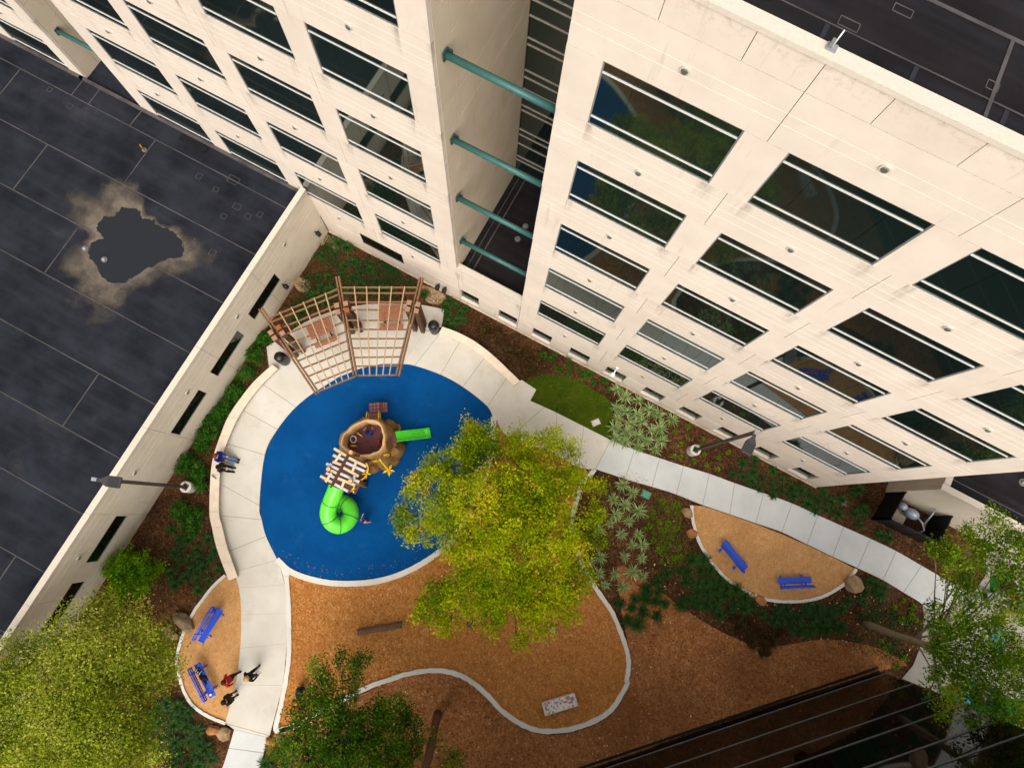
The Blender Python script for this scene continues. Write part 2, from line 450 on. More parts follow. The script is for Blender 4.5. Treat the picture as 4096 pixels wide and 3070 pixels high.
def catmull(pts, closed=False, n=6):
    P = [Vector((p[0], p[1], p[2] if len(p) > 2 else 0.0)) for p in pts]; m = len(P); out = []
    rng = range(m) if closed else range(m - 1)
    for i in rng:
        if closed: a, b, c, d = P[(i - 1) % m], P[i], P[(i + 1) % m], P[(i + 2) % m]
        else: a, b, c, d = P[max(i - 1, 0)], P[i], P[i + 1], P[min(i + 2, m - 1)]
        for k in range(n):
            t = k / n
            out.append(.5 * ((2 * b) + (c - a) * t + (2 * a - 5 * b + 4 * c - d) * t * t + (3 * b - a - 3 * c + d) * t ** 3))
    if not closed: out.append(P[-1])
    return out

def ribbon(pts, w, z0, z1, closed=False, jitter=0.0, seed=1):
    """a kerb: rectangular section swept along a plan polyline"""
    rs = random.Random(seed); mb = MB(); P = [Vector((p[0], p[1])) for p in pts]; m = len(P); vs = []
    for i, p in enumerate(P):
        a = P[(i - 1) % m] if (closed or i) else p; b = P[(i + 1) % m] if (closed or i < m - 1) else p
        t = (b - a).normalized(); nn = Vector((-t.y, t.x))
        l = p + nn * (w / 2 + rs.uniform(-jitter, jitter)); r = p - nn * (w / 2 + rs.uniform(-jitter, jitter))
        vs += [(l.x, l.y, z0), (l.x, l.y, z1), (r.x, r.y, z1), (r.x, r.y, z0)]
    fs = []
    for i in range(m if closed else m - 1):
        j = (i + 1) % m
        for k in range(3): fs.append((i * 4 + k, i * 4 + k + 1, j * 4 + k + 1, j * 4 + k))
    if not closed: fs += [(0, 3, 2, 1), ((m - 1) * 4, (m - 1) * 4 + 1, (m - 1) * 4 + 2, (m - 1) * 4 + 3)]
    return mb.add(vs, fs)

def leaf_mesh(name, mat, C, N, size, tint, aspect=.55, bend=0.0):
    """many small rhombic leaves; C centres, N normals, size array, tint per face"""
    n = len(C)
    rnd = RNG.normal(size=(n, 3)); T = np.cross(N, rnd); T /= np.linalg.norm(T, axis=1)[:, None] + 1e-9
    B = np.cross(N, T)
    s = size[:, None]
    V = np.empty((n, 4, 3))
    V[:, 0] = C - T * s; V[:, 1] = C + B * s * aspect; V[:, 2] = C + T * s; V[:, 3] = C - B * s * aspect
    if bend: V[:, 2, 2] -= size * bend; V[:, 0, 2] -= size * bend * .4
    me = bpy.data.meshes.new(name)
    me.vertices.add(4 * n); me.vertices.foreach_set('co', V.reshape(-1).astype(np.float32))
    me.loops.add(4 * n); me.loops.foreach_set('vertex_index', np.arange(4 * n, dtype=np.int32))
    me.polygons.add(n); me.polygons.foreach_set('loop_start', np.arange(0, 4 * n, 4, dtype=np.int32)); me.polygons.foreach_set('loop_total', np.full(n, 4, dtype=np.int32))
    at = me.attributes.new('tint', 'FLOAT', 'FACE'); at.data.foreach_set('value', np.clip(tint, 0, 1).astype(np.float32))
    me.materials.append(MATS[mat]); me.update(calc_edges=True); return me

def unit(a): return a / (np.linalg.norm(a, axis=-1, keepdims=True) + 1e-9)

# ============================================================ THE SETTING
def structure(name, mb, mat, at=(0, 0, 0)):
    return tag(mb.build(name, mat, at=at), kind='structure')

structure('ground', MB().sheet([(-400, -400), (400, -400), (400, 400), (-400, 400)], 0.0), 'soil')

def in_poly(p, poly):
    x, y = p[0], p[1]; c = False; n = len(poly); j = n - 1
    for i in range(n):
        if (poly[i][1] > y) != (poly[j][1] > y) and x < (poly[j][0] - poly[i][0]) * (y - poly[i][1]) / (poly[j][1] - poly[i][1]) + poly[i][0]: c = not c
        j = i
    return c

# mulch over the lower slope, outside the wavy kerb
MULCH = [(1.103,-25.656),(1.971,-24.586),(3.149,-22.845),(4.403,-21.175),(6.112,-19.252),(8.434,-18.357),(10.982,-18.92),(12.985,-19.03),(14.95,-18.016),(16.423,-15.976),(15.923,-13.354),(14.253,-10.98),(13.5,-9.148),(18.22,-9.722),(22.07,-9.477),(25.15,-7.462),(28.113,-6.459),(29.854,-6.634),(28.135,-7.931),(17.111,-19.037),(18.297,-24.082),(3.998,-31.318)]
structure('mulch_bed', MB().sheet([p[:2] for p in catmull(MULCH, True, 4)], .006), 'mulch')

# wood chip play area inside the wavy kerb
WAVE = [(9.728,-5.577),(9.458,-6.121),(9.652,-7.4),(9.852,-8.308),(10.199,-8.897),(10.703,-9.55),(11.345,-10.046),(12.028,-10.552),(13.053,-11.132),(14.099,-11.69),(15.054,-12.467),(15.708,-13.135),(16.058,-13.668),(16.298,-14.393),(16.405,-14.687),(16.106,-16.346),(14.759,-17.911),(13.031,-18.854),(11.232,-18.867),(9.751,-18.452),(8.411,-18.317),(7.17,-18.623),(5.917,-19.405),(4.82,-20.442),(4.097,-21.23),(2.721,-23.067),(2.067,-24.061),(1.266,-25.025)]
KERB_W = [(1.062,-24.964),(0.68,-24.001),(0.318,-22.88),(-0.201,-21.734),(-0.861,-20.641),(-1.533,-19.625),(-1.944,-19.011),(-2.315,-18.368),(-2.9,-17.878)]
BLUE = [(-6.418,-14.783),(-6.575,-14.47),(-7.102,-13.147),(-7.258,-11.908),(-7.163,-10.722),(-6.891,-9.636),(-6.494,-8.737),(-5.792,-7.453),(-4.938,-6.399),(-4.028,-5.602),(-2.98,-5.031),(-1.901,-4.692),(-0.721,-4.535),(0.548,-4.543),(1.673,-4.68),(2.631,-4.904),(3.184,-5.29),(3.528,-5.888),(3.736,-6.772),(4.242,-8.59),(4.294,-10.317),(4.273,-12.674),(4.184,-12.922),(3.648,-13.926),(3.119,-14.748),(2.466,-15.518),(1.679,-16.216),(0.66,-16.847),(-0.421,-17.37),(-1.608,-17.714),(-2.635,-17.833),(-3.638,-17.673),(-4.77,-16.918),(-5.555,-16.078)]
chips = WAVE + KERB_W + [(-2.459,-18.116),(0.681,-16.883),(3.042,-14.789),(4.144,-11.407)] + [(3.829,-6.722),(3.364,-5.3),(5.565,-4.877),(8.004,-4.931)]
structure('wood_chip_area', MB().sheet(chips, .012), 'wood_chips')
BLUE_S = [p[:2] for p in catmull(BLUE, True, 5)]
structure('blue_rubber_surface', MB().prism(BLUE_S, .0, .032), 'blue_rubber')

# granite fines pockets
DG_E_ARC = [(15.552,-4.344),(15.988,-5.113),(16.792,-5.991),(17.898,-6.676),(18.852,-7.042),(19.777,-7.179),(20.742,-7.149),(21.743,-6.937),(22.94,-6.366),(23.845,-5.738),(24.515,-5.002),(25.099,-4.04),(25.341,-3.134)]
DG_E = DG_E_ARC + [(23.956,-3.162),(22.312,-3.244),(20.776,-3.365),(19.171,-3.57),(17.58,-3.816),(16.185,-4.058)]
structure('granite_pocket', MB().sheet([p[:2] for p in DG_E], .018), 'granite_fines')
DG_W_ARC = [(-5.468,-19.75),(-5.74,-20.637),(-5.84,-21.473),(-5.895,-22.143),(-5.778,-23.213),(-5.569,-23.999),(-5.298,-24.568),(-4.868,-25.049),(-4.226,-25.589),(-3.48,-25.981),(-2.656,-26.088),(-1.912,-26.047),(-1.403,-25.972)]
DG_W = DG_W_ARC + [(-1.658,-24.952),(-1.915,-23.952),(-2.369,-22.865),(-3.021,-21.771),(-4.008,-20.465),(-4.773,-19.663)]
structure('granite_pocket', MB().sheet([p[:2] for p in DG_W], .018), 'granite_fines')
# lawn, plaza, gravel
LAWN = [(3.92,-2.431),(4.176,-1.957),(5.117,-1.338),(6.502,-0.964),(7.58,-1.026),(8.812,-1.196),(9.325,-1.982),(9.702,-2.831),(9.743,-3.186),(8.069,-3.24),(6.328,-3.284),(4.599,-3.285)]
structure('lawn', MB().sheet([p[:2] for p in catmull(LAWN, True, 3)], .01), 'lawn_base')
PLAZA = [(29.405,-3.104),(29.742,-3.691),(29.865,-4.196),(30.118,-5.378),(30.083,-6.417),(29.784,-7.325),(31.846,-7.075),(37.706,-6.723),(41.285,-6.382),(37.617,5.367),(32.626,2.019),(31.72,1.24),(32.132,0.076),(31.827,-1.253),(29.979,-1.254)]
structure('plaza_paving', MB().prism([p[:2] for p in PLAZA], 0, .04), 'concrete_old')
for q in ([(32.337,0.185),(33.037,0.553),(33.397,-0.621),(32.728,-0.924)], [(31.676,-6.872),(32.782,-6.024),(34.22,-5.825),(37.142,-5.038),(37.553,-6.267),(34.942,-6.809),(34.043,-6.914),(32.641,-7.188)]):
    structure('turf_patch', MB().prism([p[:2] for p in q], .0, .052), 'turf_green')
for q in ([(33.465,-2.879),(33.839,-2.305),(34.304,-2.818),(34.094,-3.584),(33.648,-3.536)], [(33.207,-5.894),(33.387,-5.342),(33.743,-6.073),(33.566,-6.89),(33.274,-6.861)], [(33.853,-0.96),(34.641,-0.161),(34.793,-0.467),(34.019,-1.162)]):
    structure('splash_strip', MB().prism([p[:2] for p in q], .0, .056), 'splash_blue')
for q in ([(-11.098,-0.294),(-10.411,-0.147),(-9.816,-0.401),(-9.989,-0.846),(-10.56,-0.814),(-11.026,-0.957)], [(-10.985,-3.353),(-10.257,-3.293),(-10.027,-3.845),(-10.433,-4.069),(-10.967,-3.911)], [(-4.322,-0.244),(-3.215,-0.089),(-2.689,-0.254),(-2.991,-0.873),(-3.666,-1.018),(-4.075,-0.678)]):
    structure('gravel_strip', MB().sheet([p[:2] for p in catmull(q, True, 3)], .008), 'pea_gravel')

# ---- concrete slabs
def slabs(owner, A, B, mat, z=.055, gap=.011, cap=True):
    """pavement: one slab between each pair of joints; A and B are the two edges at the joints"""
    n = 5
    cA, cB = catmull(A, False, n), catmull(B, False, n)
    for i in range(len(A) - 1):
        ea = [cA[i * n + k] for k in range(n + 1)]; eb = [cB[i * n + k] for k in range(n + 1)]
        def trim(e):
            e = [q.copy() for q in e]; d0 = (e[1] - e[0]).normalized(); d1 = (e[-2] - e[-1]).normalized()
            e[0] += d0 * gap; e[-1] += d1 * gap; return e
        poly = [(q.x, q.y) for q in trim(ea)] + [(q.x, q.y) for q in reversed(trim(eb))]
        MB().prism(poly, .0, z).build('slab', mat, owner)
    base = [(q.x, q.y) for q in cA] + [(q.x, q.y) for q in reversed(cB)]
    MB().sheet(base, z - .012).build('joint_bed', 'joint_dark', owner)

ring_w = tag(empty('walkway', (0, 0, 0)), kind='structure')
slabs(ring_w, [(-9.438,-8.848),(-9.605,-9.844),(-9.908,-11.686),(-9.6,-13.781),(-8.821,-15.771),(-7.858,-17.4),(-6.246,-18.939),(-5.184,-19.413)],
              [(-6.494,-8.737),(-7.012,-10.12),(-7.237,-11.691),(-7.093,-13.244),(-5.857,-15.751),(-5.328,-16.345),(-4.643,-16.994),(-3.417,-17.774)], 'concrete')
path_s = tag(empty('walkway', (0, 0, 0)), kind='structure')
slabs(path_s, [(-5.184,-19.413),(-4.46,-19.963),(-3.604,-21.078),(-2.737,-22.521),(-1.976,-24.159),(-1.433,-25.97)], [(-3.417,-17.774),(-2.394,-18.69),(-1.508,-19.887),(-0.712,-21.195),(0.197,-23.075),(0.905,-25.429)], 'concrete', gap=.004)
path_s2 = tag(empty('walkway', (0, 0, 0)), kind='structure')
slabs(path_s2, [(-0.857,-26.014),(-0.617,-26.89),(-0.395,-27.863),(-0.16,-29.309)], [(0.845,-25.561),(1.082,-26.268),(1.303,-26.992),(1.608,-28.405)], 'concrete_cool', .05)
MB().prism([(-1.425,-25.983),(-0.857,-26.014),(0.845,-25.561),(0.913,-25.441)], 0, .05).build('slab', 'concrete', path_s2)
ring_e = tag(empty('walkway', (0, 0, 0)), kind='structure')
slabs(ring_e, [(-2.747,-2.639),(-1.898,-2.151),(-0.666,-1.964),(1.109,-2.095),(2.824,-2.532),(3.653,-2.804)], [(-2.98,-5.031),(-2.281,-4.769),(-0.681,-4.513),(0.805,-4.532),(2.609,-4.863),(3.328,-5.422)], 'concrete')
path_e = tag(empty('walkway', (0, 0, 0)), kind='structure')
slabs(path_e, [(4.642,-3.391),(5.547,-3.326),(6.328,-3.284),(8.069,-3.24),(9.808,-3.213)], [(3.511,-5.375),(4.587,-5.838),(7.463,-5.488),(8.896,-5.489),(9.777,-5.109)], 'concrete')
path_e2 = tag(empty('walkway', (0, 0, 0)), kind='structure')
slabs(path_e2, [(9.808,-3.213),(11.269,-3.052),(12.784,-2.797),(14.196,-2.546),(15.71,-2.239),(17.236,-2.027),(18.951,-1.754),(20.653,-1.506),(22.241,-1.407),(23.813,-1.304),(25.435,-1.193),(27.019,-1.128),(28.616,-1.191),(29.979,-1.254),(31.582,-1.382)],
               [(9.777,-5.109),(11.53,-4.803),(13.075,-4.475),(14.513,-4.203),(16.093,-4.026),(17.68,-3.764),(19.228,-3.511),(20.752,-3.259),(22.311,-3.195),(23.865,-3.131),(25.38,-3.036),(26.919,-2.964),(28.215,-3.037),(29.436,-3.135),(30.35,-3.562)], 'concrete_cool')
landing = tag(empty('landing_pad', (0, 0, 0)), kind='structure')
MB().prism([(3.349,-3.023),(3.615,-2.534),(4.647,-2.641),(4.642,-3.391),(3.892,-5.117),(3.328,-5.422),(3.196,-4.598)], 0, .06).build('slab', 'concrete', landing)
PAD = [(-10.358,-7.897),(-10.116,-7.454),(-9.769,-6.735),(-9.385,-5.866),(-8.849,-5.034),(-8.094,-4.143),(-7.294,-3.416),(-6.578,-2.849),(-5.66,-2.306),(-4.472,-1.69),(-3.639,-1.31),(-2.427,-0.945),(-2.049,-1.971),(-2.74,-2.613),(-2.98,-5.031),(-4.028,-5.602),(-4.938,-6.399),(-5.792,-7.453),(-6.525,-8.859),(-9.422,-9.054)]
pad = tag(empty('pergola_pad', (0, 0, 0)), kind='structure')
MB().prism([p[:2] for p in PAD], 0, .05).build('slab', 'concrete', pad)

# ---- kerbs
def kerb(name, pts, w, z1, jit=.012, seed=1, closed=False):
    return tag(ribbon(catmull(pts, closed, 8), w, -.05, z1, closed, jit, seed).build(name, 'kerb_stone'), kind='structure')
kerb('kerb', WAVE, .24, .10, .018, 2)
kerb('kerb', [(2.416,-23.81),(1.804,-24.495),(1.365,-24.867),(1.032,-25.022),(0.725,-24.15),(0.308,-22.973),(-0.23,-21.75),(-0.883,-20.653),(-1.548,-19.633),(-2.069,-18.891),(-2.523,-18.29)], .24, .10, .014, 3)
kerb('kerb', [(-3.467,-17.753),(-2.56,-17.953),(-1.529,-17.842),(-0.343,-17.498),(0.736,-16.976),(1.751,-16.338),(2.576,-15.621),(3.224,-14.845),(3.772,-14.003),(4.304,-12.994),(4.463,-12.856),(4.47,-10.368),(4.406,-8.561),(3.923,-6.672),(3.206,-5.232)], .30, .085, .006, 4)
MB_ = MB().prism([(-3.417,-17.774),(-2.9,-17.878),(-2.431,-18.148),(-2.141,-18.743),(-2.305,-18.736),(-2.732,-18.307)], 0, .075); structure('kerb_wedge', MB_, 'kerb_stone')
kerb('kerb', DG_E_ARC, .16, .09, .014, 5)
kerb('kerb', DG_W_ARC, .15, .09, .012, 6)
kerb('kerb', [(9.745,-5.147),(9.601,-5.774),(9.497,-6.033)], .26, .09, .01, 8)

# ---- low seat walls with limestone caps (things of their own)
def seat_wall(label, back, front, mosaic):
    b, f = catmull(back, False, 6), catmull(front, False, 6)
    c = b[len(b) // 2]; e = empty('seat_wall', (c.x, c.y, 0), label, 'seat wall')
    core = [(p.x, p.y) for p in b] + [(p.x, p.y) for p in reversed(f)]
    inner = []
    for p, q in zip(b, f): d = (q - p); inner.append((p + d * .12, p + d * .86))
    MB().prism([(p[0].x, p[0].y) for p in inner] + [(p[1].x, p[1].y) for p in reversed(inner)], 0, .4).build('core', 'mosaic' if mosaic else 'limestone_cap', e)
    m = len(b); step = 6; k = 0
    while k < m - 1:                         # one cap stone every few joints
        j = min(k + step, m - 1); sh = .004
        bb = [b[i].copy() for i in range(k, j + 1)]; ff = [f[i].copy() for i in range(k, j + 1)]
        for arr in (bb, ff):
            d = (arr[1] - arr[0]).normalized(); arr[0] += d * sh; d = (arr[-2] - arr[-1]).normalized(); arr[-1] += d * sh
        bevel(MB().prism([(p.x, p.y) for p in bb] + [(p.x, p.y) for p in reversed(ff)], .4, .47, bottom=True).build('cap_stone', 'limestone_cap', e), .012)
        k = j
    return e
seat_wall('long curved limestone seat wall where two people sit, left of the blue circle', [(-9.333,-8.648),(-9.697,-9.897),(-9.852,-11.125),(-9.88,-12.372),(-9.678,-13.478),(-9.403,-14.531),(-8.981,-15.489),(-7.916,-17.238),(-7.334,-17.881),(-6.651,-18.558),(-5.863,-19.187),(-5.026,-19.79)],
          [(-8.935,-8.695),(-9.237,-9.961),(-9.367,-11.069),(-9.37,-12.198),(-9.22,-13.232),(-8.985,-14.306),(-8.542,-15.255),(-7.467,-16.999),(-6.842,-17.62),(-6.109,-18.317),(-5.369,-18.907),(-4.731,-19.404)], True)
seat_wall('short curved limestone seat wall right of the pergola', [(-1.936,-2.02),(-0.899,-1.89),(0.269,-1.906),(1.545,-2.131),(2.777,-2.481),(3.603,-2.725)], [(-1.917,-2.469),(-0.882,-2.339),(0.2,-2.356),(1.371,-2.581),(2.471,-2.882),(3.399,-3.123)], False)

# ============================================================ BUILDINGS
ROWS = [24.64, 20.42, 16.20, 11.98, 7.77, 3.57]
TH = .17          # panel thickness
SHARED = {}
def panel_mesh(w, z0, z1, grooves=(), y0=0.0, th=TH, mat='precast', ax='x'):
    """wall panel seen from -Y, with horizontal V grooves; local x centred, z absolute offsets from 0"""
    key = (round(w, 3), round(z0, 3), round(z1, 3), tuple(round(g, 3) for g in grooves), mat, th)
    if key in SHARED: return SHARED[key]
    prof = [(0.0, z0)]
    for g in sorted(grooves): prof += [(0, g - .012), (.008, g), (0, g + .012)]
    prof += [(0, z1), (th, z1), (th, z0)]
    n = len(prof); h = w / 2
    vs = [(-h, y, z) for y, z in prof] + [(h, y, z) for y, z in prof]
    fs = [(i, i + n, (i + 1) % n + n, (i + 1) % n) for i in range(n)] + [tuple(range(n)), tuple(reversed(range(n, 2 * n)))]
    SHARED[key] = MB().add(vs, fs).mesh('wall_panel', mat); return SHARED[key]
def shared(key, fn):
    if key not in SHARED: SHARED[key] = fn()
    return SHARED[key]
G_ = .008
WT, WB = -.87, -3.26     # window head and sill relative to the light above
def window_at(owner, x, zl, half=1.80):
    fr = shared('wf', lambda: MB().box((-half + .02, .06, (WT + WB) / 2), (.04, .08, WT - WB)).box((half - .02, .06, (WT + WB) / 2), (.04, .08, WT - WB))
                .box((0, .06, WT - .015), (2 * half - .06, .08, .03)).box((0, .06, WB + .015), (2 * half - .06, .08, .03)).mesh('window', 'grey_frame'))
    w = inst('window', fr, owner, (x, 0, zl)); ORG[w.name] = (x, 0, zl)
    tr = shared('tr', lambda: MB().box((0, .03, 0), (2 * half - .08, .035, .036)).mesh('transom', 'transom'))
    for dz in (-1.24, -2.92): inst('transom', tr, w, (x, 0, zl + dz))
    xs = [-half + .04, -.94, .94, half - .04]; zs = [(WB + .03, -2.943), (-2.897, -1.263), (-1.217, WT - .03)]
    for a in range(3):
        for b, (p, q) in enumerate(zs):
            me = shared(('pane', a, b), lambda: MB().box(((xs[a] + xs[a + 1]) / 2, .055, (p + q) / 2), (xs[a + 1] - xs[a] - .012, .02, q - p)).mesh('pane', 'dark_glass'))
            inst('pane', me, w, (x, 0, zl))
    return w
def wall_light(owner, x, z):
    me = shared('wl', lambda: MB().tube([(0, .01, 0), (0, -.045, 0)], .12, 16).mesh('wall_light', 'light_rim'))
    o = inst('wall_light', me, owner, (x, 0, z)); ORG[o.name] = (x, 0, z)
    inst('lens', shared('wll', lambda: MB().tube([(0, -.02, 0), (0, -.075, 0)], [.1, .07], 16).mesh('lens', 'light_lens')), o, (x, 0, z))

def tower(label, lights, bay, xl, xr, rows, ztop, right_ground=None, depth=24.0):
    cx = (xl + xr) / 2
    e = empty('office_block', (cx, 0, 0), label, 'building')
    MB().box((cx, TH + .03 + depth / 2, (25.6 + 2.2) / 2), (xr - xl - .06, depth, 25.6 - 2.2)).build('wall', 'joint_backing', e)
    MB().box((cx, .45 + depth / 2, 1.1), (xr - xl - .06, depth, 2.19)).build('wall', 'joint_backing', e)
    nL = len(lights)
    edges = [xl] + [(lights[i] + lights[i + 1]) / 2 for i in range(nL - 1)] + [xr]
    for k in rows:
        zl = ROWS[k]
        for i, x in enumerate(lights):
            a, b = edges[i], edges[i + 1]; mx = (a + b) / 2
            if k == 0:    # parapet: tall panel, then a strip in three pieces
                inst('wall_panel', panel_mesh(b - a - 2 * G_, WT + .01, .86, (-.18, .17)), e, (mx, 0, zl))
                cuts = [a, x - .92, x + .94, b]
                for c in range(3):
                    inst('wall_panel', panel_mesh(cuts[c + 1] - cuts[c] - 2 * G_, .88, 1.72), e, ((cuts[c] + cuts[c + 1]) / 2, 0, zl))
            elif k < 5:
                inst('wall_panel', panel_mesh(b - a - 2 * G_, WT + .006, .96 - .006, (-.18, .17, .55)), e, (mx, 0, zl))
            else:
                inst('wall_panel', panel_mesh(b - a - 2 * G_, -1.45, .95, (-.18, .17, -.9)), e, (mx, 0, zl))
            wall_light(e, x, zl)
            if k < 5:
                window_at(e, x, zl)
        if k < 5:         # pilasters between the windows
            ps = [(xl, lights[0] - 1.8)] + [(lights[i] + 1.8, lights[i + 1] - 1.8) for i in range(nL - 1)] + [(lights[-1] + 1.8, xr)]
            for a, b in ps:
                inst('wall_panel', panel_mesh(b - a, WB + .006, WT - .006, th=TH), e, ((a + b) / 2, 0, zl))
    return e

# right hand block
LR = [4.70, 9.40, 14.10, 18.80]
blkR = tower('tall cream precast office block on the right with five window rows and visible dark roof', LR, 4.7, 1.95, 21.5, range(6), 26.36)
def slot_window(owner, x0, x1, z0=.62, z1=2.08, rec=.09):
    w = MB().box(((x0 + x1) / 2, rec + .02, z0 + .20), (x1 - x0, .05, .06)).build('window', 'grey_frame', owner)
    MB().box(((x0 + x1) / 2, rec + .05, (z0 + z1) / 2 + .1), (x1 - x0, .02, z1 - z0)).build('pane', 'dark_glass', w)
    mb = MB(); mb.add([(x0, -.02, z0 - .02), (x1, -.02, z0 - .02), (x1, rec + .03, z0 + .17), (x0, rec + .03, z0 + .17), (x0, -.02, z0 - .14), (x1, -.02, z0 - .14), (x1, rec + .03, z0 - .14), (x0, rec + .03, z0 - .14)],
                      [(0, 1, 2, 3), (4, 5, 1, 0), (4, 0, 3, 7), (5, 6, 2, 1)]); mb.build('sill', 'precast', w)
def ground_wall(owner, x0, x1, wins, ztop=2.12):
    xs = [x0] + [v for w in wins for v in w] + [x1]
    for i in range(0, len(xs), 2):
        if xs[i + 1] - xs[i] > .05: MB().box(((xs[i] + xs[i + 1]) / 2, .17, ztop / 2 - .1), (xs[i + 1] - xs[i] - .008, .36, ztop + .2)).build('pier', 'precast', owner)
    for a, b in wins:
        MB().box(((a + b) / 2, .13, .13), (b - a - .004, .28, .7)).build('wall_panel', 'precast', owner)
        slot_window(owner, a, b)
    MB().box(((x0 + x1) / 2, .12, -.02), (x1 - x0 + .06, .34, .3)).build('plinth', 'precast_low', owner)
def hole_back(owner):   # backing starts behind the slot windows
    pass
wR = []
for x in LR: wR += [(x - 1.80, x - .60), (x + .60, x + 1.80)]
ground_wall(blkR, 1.95, 21.5, wR)
# coping and roof
MB().box((11.725, .13, 26.43), (19.65, .34, .13)).build('coping', 'coping', blkR)
MB().box((11.725, .36, 26.0), (19.5, .12, .8)).build('parapet_upstand', 'roof_brown', blkR)
roofR = MB().box((11.725, 12.6, 25.72), (19.5, 24.0, .16)).build('roof', 'roof_brown', blkR)
def roof_strip(owner, a, b, w, z, mat='roof_seam', nm='seam_strip'):
    MB().bar((a[0], a[1], z), (b[0], b[1], z), w, .012).build(nm, mat, owner)
roof_strip(roofR, (2.2, 2.98), (20, 2.98), .09, 25.812)
roof_strip(roofR, (10.27, 2.93), (10.36, .45), .08, 25.816)
for k in range(9):
    roof_strip(roofR, (4.9 + k * 1.93, 1.38), (4.9 + k * 1.93, .45), .10, 25.81, 'roof_patch')
roof_strip(roofR, (2.2, 1.42), (20, 1.42), .03, 25.814)
for (x, y, w, d) in ((7.2, 1.6, .42, .22), (8.05, 2.45, .4, .2), (10.25, 1.75, .24, .2), (12.4, 4.2, .5, .3), (5.2, 2.4, .3, .25)):
    mb = MB(); h = .012
    for sx, sy, lx, ly in ((0, d / 2, w, .02), (0, -d / 2, w, .02), (w / 2, 0, .02, d), (-w / 2, 0, .02, d)): mb.box((x + sx, y + sy, 25.81), (lx, ly, h))
    mb.build('patch_edge', 'roof_seam', roofR)

# left hand block
LL = [-4.65, -9.30, -13.95, -18.60]
blkL = tower('tall cream precast office block left of the narrow recess', LL[::-1], 4.65, -21.5, -1.87, range(6), 26.36)
ground_wall(blkL, -10.9, -1.87, [], 2.12)
w_ = MB().box((-6.85, -.02, 1.52), (2.75, .06, .06)).build('window', 'grey_frame', blkL)
MB().box((-6.85, -.012, 2.13), (2.7, .03, 1.2)).build('pane', 'black_glass', w_)
MB().box((-11.7, .13, 26.43), (19.7, .34, .13)).build('coping', 'coping', blkL)
MB().box((-11.7, 12.6, 25.72), (19.5, 24.0, .16)).build('roof', 'roof_brown', blkL)
def side_panels(owner, X, y0, y1, z0):
    """precast panels on a side wall that faces +X"""
    zs = [z0] + [z for z in (5.35, 9.57, 13.79, 18.0, 22.2) if z > z0 + .4] + [26.36]
    for i in range(len(zs) - 1):
        for a, b in ((y0, y0 + .95), (y0 + .95, y1)):
            zz = [zs[i], zs[i + 1] - 1.45, zs[i + 1]] if zs[i + 1] - zs[i] > 2.5 else [zs[i], zs[i + 1]]
            for p, q in zip(zz, zz[1:]):
                MB().box((X - .06, (a + b) / 2, (p + q) / 2), (.14, b - a - .014, q - p - .014)).build('wall_panel', 'precast_side', owner)
m_precast('precast_side', (204, 186, 160), (216, 199, 174), .25)
side_panels(blkL, -1.87, .185, 6.5, 4.5)

# recess between the blocks: low front wall, dark roof, glazed link, four teal pipes
link = empty('glass_link', (.04, 3, 0), 'dark glazed link set back in the recess between the two cream blocks', 'building')
MB().box((.04, .25, 3.57), (3.80, .3, 2.9)).build('wall', 'precast', link)
MB().box((.04, .6, 1.05), (3.80, .2, 2.1)).build('wall', 'joint_backing', link)
ground_wall(link, -1.85, 1.93, [(-1.78, -.60), (.70, 1.88)])
inst('wall_panel', panel_mesh(3.79, 2.15, 5.05, (3.4, 3.74), th=.1), link, (.04, 0, 0))
MB().box((.04, .15, 5.11), (3.80, .34, .12)).build('coping', 'coping', link)
MB().box((.04, 3.4, 4.55), (3.80, 6.2, .16)).build('roof', 'roof_brown', link)
MB().bar((-1.2, .5, 4.64), (-1.2, 6.4, 4.64), .06, .012).build('seam_strip', 'roof_seam', link)
MB().bar((-1.55, .5, 4.64), (-1.55, 6.4, 4.64), .04, .012).build('seam_strip', 'roof_seam', link)
zm = []
for k in range(6):
    zb = 6.05 + 4.22 * k
    zm += [zb, zb + .36, zb + 1.5, zb + 2.28, zb + 2.72]
zm = [z for z in zm if z < 26]
prev = 4.66
for z in zm + [26.2]:
    MB().box((.04, 6.6, (prev + z) / 2), (3.8, .04, z - prev - .01)).build('pane', 'dark_glass', link)
    if z < 26.1: MB().box((.04, 6.56, z), (3.8, .07, .05)).build('mullion', 'mullion_pale', link)
    prev = z
MB().box((.04, 6.9, 15.4), (3.84, .5, 21.9)).build('core_wall', 'joint_backing', link)
for (x, y) in ((.05, 3.2), (.08, 4.05)):
    d = empty('roof_drain', (x, y, 4.63), 'small round roof drain in the dark recess, ' + ('nearer the front wall' if y < 3.6 else 'farther from the front wall'), 'roof drain')
    MB().cyl((x, y, 4.62), .16, .05, 14).build('flange', 'zinc_dull', d)
    MB().ball((x, y, 4.67), (.08, .08, .07), 10, 6).build('dome_strainer', 'zinc_dull', d, True)
_nm = ['topmost', 'second from the top', 'third from the top', 'lowest']
for i, z in enumerate((20.42, 16.16, 11.88, 7.56)):
    p = empty('pipe_strut', (-1.87, .58, z), f'teal round pipe strut bridging the recess, {_nm[i]} of the four', 'pipe strut', 'teal struts across the recess')
    MB().tube([(-1.82, .58, z), (2.02, .58, z)], .115, 20).build('pipe', 'teal_paint', p, True)
    MB().box((-1.79, .58, z), (.05, .28, .34)).build('end_plate', 'teal_dark', p)
    MB().box((-1.70, .70, z + .05), (.14, .05, .2)).build('gusset', 'teal_dark', p)
    MB().box((1.93, .58, z), (.05, .28, .34)).build('end_plate', 'teal_dark', p)

